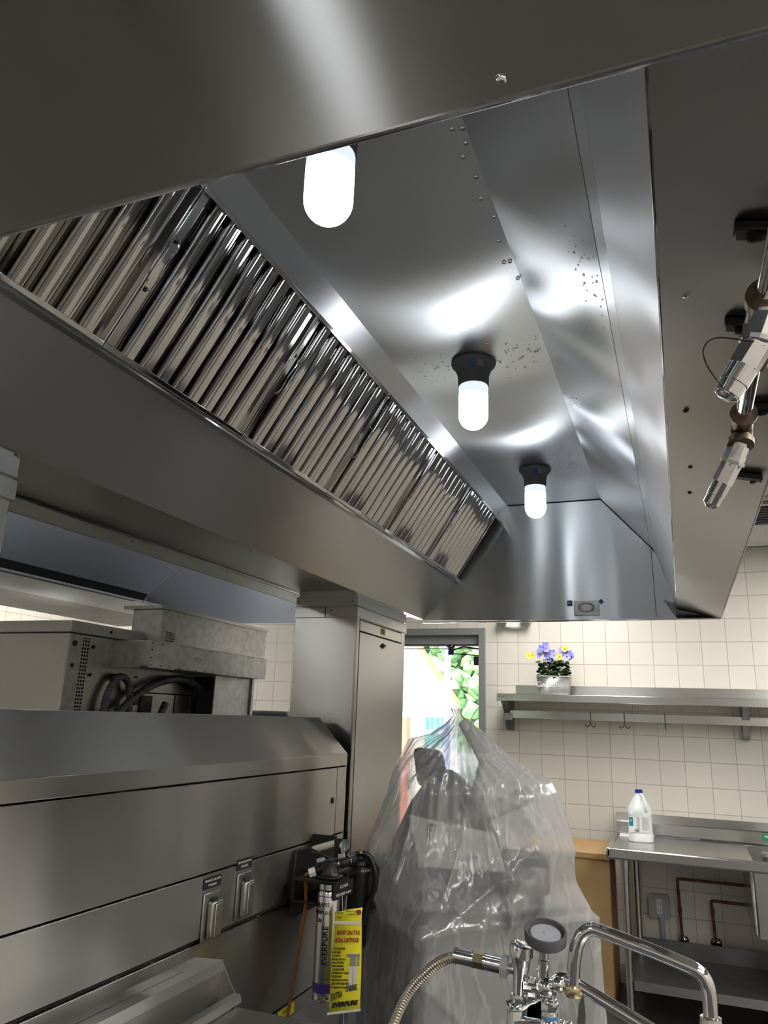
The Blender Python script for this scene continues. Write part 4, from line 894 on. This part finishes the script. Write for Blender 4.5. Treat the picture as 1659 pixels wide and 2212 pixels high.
obj('rear_pipe', MB().tube([A(-.244, 1.12, .02), A(-.246, 1.05, .02), A(-.246, .90, .02)], .009, 16), 'chrome', FA)
obj('check_ring', MB().lathe(A(-.256, 1.075, .03), (0, 1, 0), [(0, .030), (.006, .030), (.006, .022), (0, .022)], 28), 'grey_plastic', FA)
obj('cross_pipe', MB().tube([A(-.290, 1.066), A(-.27, 1.068), A(-.225, 1.070)], [.017, .0115, .0115], 20), 'chrome', FA)
obj('spout_nut', MB().tube([A(-.2355, 1.105), A(-.236, 1.094)], .0135, 6).cyl(A(-.2345, 1.108), A(-.235, 1.105), .0145).lathe(A(-.236, 1.094), (0, 0, -1), [(0, .0135), (.006, .014)], 20), 'chrome', FA, angle=20)
obj('blue_ring', MB().lathe(A(-.2362, 1.089), (0, 0, -1), [(0, .0125), (.001, .0135), (.006, .0135), (.007, .012)], 24), mat('blue_ring', (.12, .32, .62), .4), FA)
obj('spout_base', MB().lathe(A(-.2365, 1.084), (0, 0, -1), [(0, .011), (.004, .014), (.014, .016), (.02, .013), (.18, .013)], 24), 'chrome', FA)
kb = MB()
for k in range(6):
    a = k*PI/3; kb.ico((-.208+math.cos(a)*.011, FY-.012, 1.072+math.sin(a)*.011), .0075, 2)
kb.cyl((-.23, FY, 1.07), (-.20, FY-.012, 1.072), .008)
obj('cold_knob', kb, 'chrome', FA)
obj('elbow', MB().tube(spline([A(-.235, 1.104), A(-.2345, 1.118), A(-.231, 1.130), A(-.222, 1.1405), A(-.210, 1.1445), A(-.196, 1.142)], 6), .0098, 20).cyl(A(-.2345, 1.112), A(-.2350, 1.104), .0115), 'chrome', FA)
obj('lower_arm', MB().cyl(A(-.192, 1.1385, .004), A(.06, 1.045, -.03), .0098), 'chrome', FA)
obj('swivel_collar', MB().lathe(A(-.197, 1.1335), (0, 0, -1), [(-.004, .011), (-.003, .0155), (0, .0165), (.008, .0165), (.012, .015), (.0125, .009)], 28), 'brass', FA)
up_ = spline([A(-.1965, 1.135), A(-.195, 1.155), A(-.1925, 1.175), A(-.188, 1.195), A(-.179, 1.213), A(-.163, 1.2235), A(-.143, 1.2205)], 8)+spline([A(-.12, 1.2150), A(-.06, 1.2005), A(-.018, 1.189)], 4)+spline([A(-.007, 1.1855), A(.003, 1.178), A(.009, 1.165), A(.0105, 1.146), A(.010, 1.120)], 6)
obj('upper_spout', MB().tube(up_, .0108, 24), 'chrome', FA)
obj('spout_tip', MB().lathe(A(.010, 1.124), (0, 0, -1), [(0, .0115), (.001, .0155), (.008, .0158), (.010, .0165), (.022, .0165), (.024, .012), (.07, .012)], 26), 'chrome', FA)
obj('lever_blade', MB().prism([A(-.193, 1.055), A(-.1785, 1.055), A(-.177, 1.105), A(-.178, 1.122), A(-.182, 1.124), A(-.188, 1.112), A(-.192, 1.085)], (0, .003, 0)).cyl(A(-.186, 1.06, 0), A(-.21, 1.06, 0), .006), 'mirror', FA, bevel=.001)

# ================================================================= FAR WALL: SHELF, FLOWERS, EMERGENCY LIGHT
SH = thing('wall_shelf', (0, 5.27, 1.70), 'long stainless wall shelf with brackets and pot rail on the tile', 'shelf')
obj('shelf_board', MB().box(-1.165, 1.3, 5.10, 5.435, 1.722, 1.728), 'shelf', SH)
obj('front_edge', MB().box(-1.168, 1.3, 5.094, 5.104, 1.680, 1.729), 'shelf', SH, bevel=.003)
obj('end_edge', MB().box(-1.168, -1.163, 5.10, 5.43, 1.695, 1.729), 'shelf', SH)
obj('back_ledge', MB().box(-1.10, 1.3, 5.425, 5.438, 1.728, 1.80), 'shelf', SH)
obj('shelf_sticker', MB().box(-1.160, -1.05, 5.0925, 5.094, 1.700, 1.722), 'galv', SH)
def brk(x):
    p = [(x, 5.435, 1.72), (x, 5.14, 1.72), (x, 5.15, 1.70), (x, 5.24, 1.655), (x, 5.30, 1.60), (x, 5.33, 1.54), (x, 5.36, 1.50), (x, 5.40, 1.485), (x, 5.435, 1.485)]
    obj('bracket', MB().prism(p, (.045, 0, 0)), 'dull_shade', SH, bevel=.003)
brk(-1.16); brk(.345)
obj('pot_rail', MB().box(-1.155, 1.3, 5.296, 5.302, 1.572, 1.622), 'shelf', SH)
obj('rail_clamp', MB().box(-1.17, -1.10, 5.285, 5.31, 1.555, 1.60), 'galv', SH, bevel=.004)
def hook(x, two, lab):
    b = MB(); yh = 5.285
    b.tube([(x, yh+.02, 1.630), (x, yh, 1.628), (x, yh, 1.60), (x, yh-.002, 1.548)], .003, 8)
    for s in ((-1, 1) if two else (0,)):
        b.tube(spline([(x, yh-.002, 1.560), (x+s*.008, yh-.006-(.02 if not s else 0), 1.538), (x+s*.024, yh-.012-(.02 if not s else 0), 1.530), (x+s*.036, yh-.014-(.012 if not s else 0), 1.545)], 5), .003, 8)
    return tag(obj('pot_hook', b, 'conduit'), lab, 'hook', 'hooks on the pot rail')
hook(-.575, True, 'double pot hook on rail under shelf, leftmost hook')
hook(-.358, True, 'double pot hook on rail under shelf, middle of three hooks')
hook(-.107, False, 'pot hook seen edge on, rightmost on the rail')

FP = thing('flower_planter', (-.795, 5.22, 1.729), 'galvanised tin planter of blue and yellow artificial pansies on wall shelf', 'planter')
b = MB(); x0, x1, y0, y1 = -.905, -.688, 5.155, 5.285; q = .014
o_ = [(x0+q, y0+q, 1.730), (x1-q, y0+q, 1.730), (x1-q, y1-q, 1.730), (x0+q, y1-q, 1.730), (x0, y0, 1.850), (x1, y0, 1.850), (x1, y1, 1.850), (x0, y1, 1.850)]
b.add(o_, [(0, 3, 2, 1), (0, 1, 5, 4), (1, 2, 6, 5), (2, 3, 7, 6), (3, 0, 4, 7)])
tin = obj('tin', b, 'galv', FP); so = tin.modifiers.new('t', 'SOLIDIFY'); so.thickness = .002
obj('tin_rim', MB().tube([(x0, y0, 1.85), (x1, y0, 1.85), (x1, y1, 1.85), (x0, y1, 1.85), (x0, y0, 1.85)], .003, 8), 'galv', FP)
obj('soil', MB().box(x0+.006, x1-.006, y0+.006, y1-.006, 1.82, 1.838), 'leaf', FP)
text('tin_text', 'Garden', 'white_ink', tin, (-.83, y0+.003, 1.795), (1, 0, 0), (0, 0, 1), .05)
lf = MB(); random.seed(11)
for i in range(230):
    u = random.random(); x = -.90+u*.21; y = 5.16+random.random()*.11; z = 1.85+random.random()*.10
    a = random.random()*2*PI; t_ = random.uniform(-.6, .6); r = .012+random.random()*.010
    dx = V((math.cos(a), math.sin(a), t_))*r; dy = V((-math.sin(a), math.cos(a), random.uniform(-.5, .8)))*r*.7
    p = V((x, y, z)); lf.add([p-dx, p-dx*.4-dy, p+dx*.5-dy*.9, p+dx*1.1, p+dx*.5+dy*.9+V((0, 0, r*.2)), p-dx*.4+dy], [(0, 1, 2, 3, 4, 5)])
for i in range(26):
    x = -.89+random.random()*.19; y = 5.17+random.random()*.09; lf.tube([(x, y, 1.83), (x+random.uniform(-.02, .02), y, 1.97)], .0018, 5)
obj('foliage', lf, 'leaf', FP, smooth=False)
def flower(x, y, z, r, m, tilt):
    b = MB(); n = V((tilt, -1, .35)).normalized(); ax, ay = MB().frame(n); c = V((x, y, z))
    for k in range(5):
        a = k*2*PI/5+.3; d1 = ax*math.cos(a)+ay*math.sin(a); d2 = -ax*math.sin(a)+ay*math.cos(a)
        b.add([c, c+d1*r*.5-d2*r*.42+n*r*.15, c+d1*r*.95-d2*r*.25+n*r*.28, c+d1*r+d2*r*.25+n*r*.22, c+d1*r*.5+d2*r*.42+n*r*.12], [(0, 1, 2, 3, 4)])
    f = obj('blossom', b, m, FP, smooth=False); so = f.modifiers.new('t', 'SOLIDIFY'); so.thickness = .001
    obj('blossom_heart', MB().ico(c+n*r*.12, r*.17, 1), 'petal_c' if m != 'petal_b' else 'petal_y', f)
fl = [(-.958, 1.985, 'petal_y'), (-.935, 1.99, 'petal_y'), (-.895, 2.00, 'petal_v'), (-.868, 2.03, 'petal_b'), (-.845, 2.055, 'petal_b'), (-.855, 2.01, 'petal_y'), (-.838, 2.035, 'petal_v'), (-.828, 1.99, 'petal_b'), (-.805, 2.005, 'petal_b'),
      (-.785, 1.985, 'petal_v'), (-.812, 1.97, 'petal_b'), (-.735, 2.02, 'petal_v'), (-.712, 2.03, 'petal_y'), (-.722, 2.005, 'petal_b'), (-.745, 1.998, 'petal_y'), (-.748, 1.978, 'petal_y'), (-.690, 2.000, 'petal_b'), (-.678, 1.985, 'petal_v'), (-.70, 1.978, 'petal_v')]
for i, (x, z, m) in enumerate(fl):
    flower(x, 5.165+.02*(i % 3), z, .029 if m != 'petal_y' else .024, m, random.uniform(-.4, .4))
EL = thing('emergency_light', (-1.10, 5.40, 2.27), 'white twin-head emergency light on the tile, mostly hidden behind hood', 'emergency light')
b = MB(); ring = []
for k in range(32):
    a = 2*PI*k/32; ring.append((-1.10+.125*math.cos(a), 5.436, 2.262+.062*math.sin(a)))
b.prism(ring, (0, -.05, 0)); obj('housing', b, 'white_plastic', EL, bevel=.01)
for s in (-.085, .085): obj('lamp_head', MB().lathe((-1.10+s, 5.386, 2.245), (0, -1, -.3), [(0, .02), (.01, .032), (.03, .034), (.035, .030)], 24), 'galv', EL)

# ================================================================= SINK CORNER
SK = thing('sink_table', (.5, 5.05, 0), 'stainless sink table with drainboard against the far tile wall', 'sink')
SX = -.450; SZ = .875
obj('drainboard', MB().box(SX+.004, .30, 4.73, 5.42, SZ-.012, SZ-.006), 'shelf', SK)
obj('front_roll', MB().box(SX-.004, 1.28, 4.70, 4.725, SZ-.055, SZ+.004), 'shelf', SK, bevel=.010)
obj('left_roll', MB().box(SX-.004, SX+.022, 4.70, 5.42, SZ-.045, SZ+.006), 'shelf', SK, bevel=.008)
obj('backsplash', MB().sheet([(0, 0), (.001, 0)], 0, .001, .001) if False else MB().prism([(SX+.004, 5.40, SZ-.02), (SX+.004, 5.40, .945), (SX+.004, 5.385, .955), (SX+.004, 5.43, .998), (SX+.004, 5.437, .998), (SX+.004, 5.437, SZ-.02)], (1.72, 0, 0)), 'shelf', SK, smooth=False)
obj('back_bead', MB().tube([(SX+.02, 5.392, SZ), (1.27, 5.392, SZ)], .008, 10), 'mirror', SK)
bw = MB()
bw.box(.300, .303, 4.735, 5.37, .50, SZ-.004).box(.303, 1.2, 4.735, 4.738, .50, SZ-.004).box(.303, 1.2, 5.367, 5.37, .50, SZ-.004).box(.303, 1.2, 4.738, 5.367, .50, .503).box(1.197, 1.2, 4.738, 5.367, .503, SZ-.004)
obj('bowl', bw, 'shelf', SK, bevel=.001)
obj('bowl_skirt', MB().box(.278, .300, 4.735, 5.36, .51, SZ-.05), 'shelf', SK, bevel=.012)
for (x, y) in ((-.362, 4.78), (-.335, 5.32), (.42, 4.78), (1.2, 4.78), (.42, 5.32)):
    l = obj('leg', MB().cyl((x, y, .07), (x, y, SZ-.05), .0205), 'shelf', SK)
    obj('foot', MB().lathe((x, y, .0), (0, 0, 1), [(0, .014), (.01, .016), (.05, .015), (.07, .021), (.08, .021)], 16), 'shelf', l)
    obj('leg_socket', MB().cyl((x, y, SZ-.055), (x, y, SZ-.11), .025), 'shelf', l)
us = obj('undershelf', MB().box(-.37, 1.22, 4.768, 5.34, .205, .210).box(-.37, 1.22, 5.335, 5.340, .165, .30), 'dull_shade', SK)  # darker steel than the table: shadow below the sink put into the colour
obj('shelf_rail', MB().box(-.34, 1.22, 4.762, 4.767, .165, .210), 'shelf', us)
gl = obj('green_label', MB().box(.405, .52, 5.396, 5.3995, .90, .937), 'green_label', SK)
text('label_text', 'FOOD PREP', 'white_ink', gl, (.462, 5.396, .923), (1, 0, 0), (0, 0, 1), .017, bold=.0006)
text('label_text', 'SINK ONLY', 'white_ink', gl, (.462, 5.396, .908), (1, 0, 0), (0, 0, 1), .008)
obj('drain_pipe', MB().cyl((.42, 5.02, .18), (.42, 5.02, .50), .028), 'galv', SK)

def wpipe(x, zb, zt, lab):
    t = thing('copper_pipe', (x, 5.43, zb), lab, 'pipe', 'copper pipes below the sink')
    obj('pipe', MB().tube(spline([(x+.004, 5.43, zb), (x+.002, 5.395, zb+.004), (x, 5.385, zb+.02), (x-.002, 5.385, zb+.10)], 4)+[V((x-.008, 5.385, zt-.02))]+spline([(x-.008, 5.385, zt-.016), (x-.006, 5.385, zt-.003), (x+.01, 5.385, zt)], 4)+[V((.60, 5.385, zt-.002))], .0085, 12), 'copper', t)
    obj('pipe_joint', MB().cyl((x-.004, 5.385, zb+.17), (x-.005, 5.385, zb+.20), .0115), 'copper', t)
    obj('escutcheon', MB().lathe((x+.004, 5.438, zb), (0, -1, 0), [(0, .032), (.003, .032), (.012, .022), (.018, .012)], 24), 'chrome', t)
wpipe(-.089, .285, .640, 'brown copper pipe below sink, the taller left one')
wpipe(.097, .293, .535, 'brown copper pipe below sink, the shorter one beside bowl')
OT = thing('wall_outlet', (-.212, 5.43, .467), 'grey weatherproof outlet box on tile under the drainboard', 'outlet')
p = [(-.277, .41), (-.262, .40), (-.165, .40), (-.150, .41), (-.150, .52), (-.165, .535), (-.262, .535), (-.277, .52)]
obj('box', MB().prism([(a, 5.439, c) for a, c in p], (0, -.045, 0)), 'grey_plastic', OT, bevel=.003)
obj('receptacle', MB().box(-.230, -.194, 5.390, 5.394, .425, .510), 'white_plastic', OT, bevel=.002)
obj('slots', MB().box(-.222, -.219, 5.388, 5.390, .48, .495).box(-.206, -.203, 5.388, 5.390, .48, .495).box(-.222, -.219, 5.388, 5.390, .44, .455).box(-.206, -.203, 5.388, 5.390, .44, .455), 'ink', OT)
obj('conduit', MB().tube(spline([(-.205, 5.415, .405), (-.200, 5.415, .30), (-.198, 5.415, .22), (-.185, 5.415, .12), (-.185, 5.415, .0)], 5), .012, 12).cyl((-.205, 5.415, .41), (-.205, 5.415, .385), .016), 'grey_plastic', OT)

JG = thing('bleach_jug', (-.285, 5.15, SZ-.006), 'white plastic gallon jug with navy cap standing on the drainboard', 'jug')
jc = V((-.285, 5.15, SZ-.006)); b = MB(); seg = 36; vs = []; pf = [(0, .066), (.004, .072), (.045, .073), (.05, .070), (.056, .069), (.15, .068), (.158, .070), (.17, .073), (.185, .072), (.20, .064), (.23, .047), (.26, .030), (.275, .021), (.285, .019)]
for (h, r) in pf:
    for k in range(seg):
        a = 2*PI*k/seg; e = 1/((abs(math.cos(a))**3.2+abs(math.sin(a))**3.2)**(1/3.2)) if h < .16 else 1
        vs.append(jc+V((math.cos(a)*r*e, math.sin(a)*r*e*.95, h)))
b.add(vs, [(i*seg+k, i*seg+(k+1) % seg, (i+1)*seg+(k+1) % seg, (i+1)*seg+k) for i in range(len(pf)-1) for k in range(seg)]+[tuple(range(seg)), tuple((len(pf)-1)*seg+k for k in range(seg))])
obj('bottle', b, 'jug', JG)
obj('handle', MB().tube(spline([jc+V((.012, -.02, .272)), jc+V((.028, -.052, .255)), jc+V((.036, -.064, .225)), jc+V((.040, -.066, .195)), jc+V((.04, -.055, .175))], 6), .009, 12), 'jug', JG)
obj('cap', MB().lathe(jc+V((0, 0, .278)), (0, 0, 1), [(0, .021), (.001, .0225), (.018, .0225), (.020, .020)], 28), 'navy_cap', JG)
jl = obj('label', MB().obox(jc+V((-.004, -.0685, .102)), (.060, 0, 0), (0, .0012, 0), (0, 0, .044)), 'white_plastic', JG)
ly = jc.y-.0700
obj('label_block', MB().box(jc.x-.062, jc.x-.038, ly-.0005, ly+.001, jc.z+.090, jc.z+.142), 'teal', jl)
text('label_text', '+', 'white_ink', jl, (jc.x-.050, ly-.0005, jc.z+.120), (1, 0, 0), (0, 0, 1), .03)
for i in range(9):
    text('label_text', 'IIIIIIIII-II', 'grey_ink', jl, (jc.x-.008, ly, jc.z+.140-i*.0075), (1, 0, 0), (0, 0, 1), .006)
    text('label_text', 'precaution text', 'grey_ink', jl, (jc.x+.033, ly, jc.z+.142-i*.0085), (1, 0, 0), (0, 0, 1), .0075, squash=.8)
bc = MB()
for i in range(9): bc.box(jc.x-.030+i*.003, jc.x-.0285+i*.003, ly-.0005, ly+.0008, jc.z+.060, jc.z+.074)
obj('barcode', bc, 'ink', jl)

CB = thing('cardboard_box', (-.70, 5.1, 0), 'tall flat brown cardboard carton standing between plastic cover and sink', 'carton')
obj('carton', MB().box(-.98, -.462, 4.96, 5.30, 0, .80), 'card', CB, bevel=.002)
obj('top_flap', MB().add([(-.98, 4.955, .80), (-.462, 4.955, .80), (-.458, 5.30, .835), (-.98, 5.30, .835)], [(0, 1, 2, 3)]).box(-.98, -.46, 4.953, 4.958, .775, .803), 'card', CB)
obj('side_panel', MB().box(-.462, -.457, 4.975, 5.29, 0, .80), 'card_shaded', CB)  # thin sheet in the darker cardboard, painting the shaded side

RF = thing('added_refrigerator', (1.8, 5.05, 0), 'tall dark fridge added out of view to streak the utility wall reflections', 'added_refrigerator')  # unseen, added so its dark mirror image streaks the steel utility wall
obj('body', MB().box(1.42, 2.15, 4.70, 5.43, .1, 2.05), 'blackm', RF, bevel=.01)
obj('door', MB().box(1.43, 2.14, 4.66, 4.70, .25, 2.0), 'blackm', RF, bevel=.01)
obj('door_handle', MB().cyl((1.48, 4.63, .9), (1.48, 4.63, 1.4), .012), 'chrome', RF)
for xx in (1.5, 2.07):
    for yy in (4.78, 5.35): obj('foot', MB().cyl((xx, yy, 0), (xx, yy, .1), .025), 'blackm', RF)
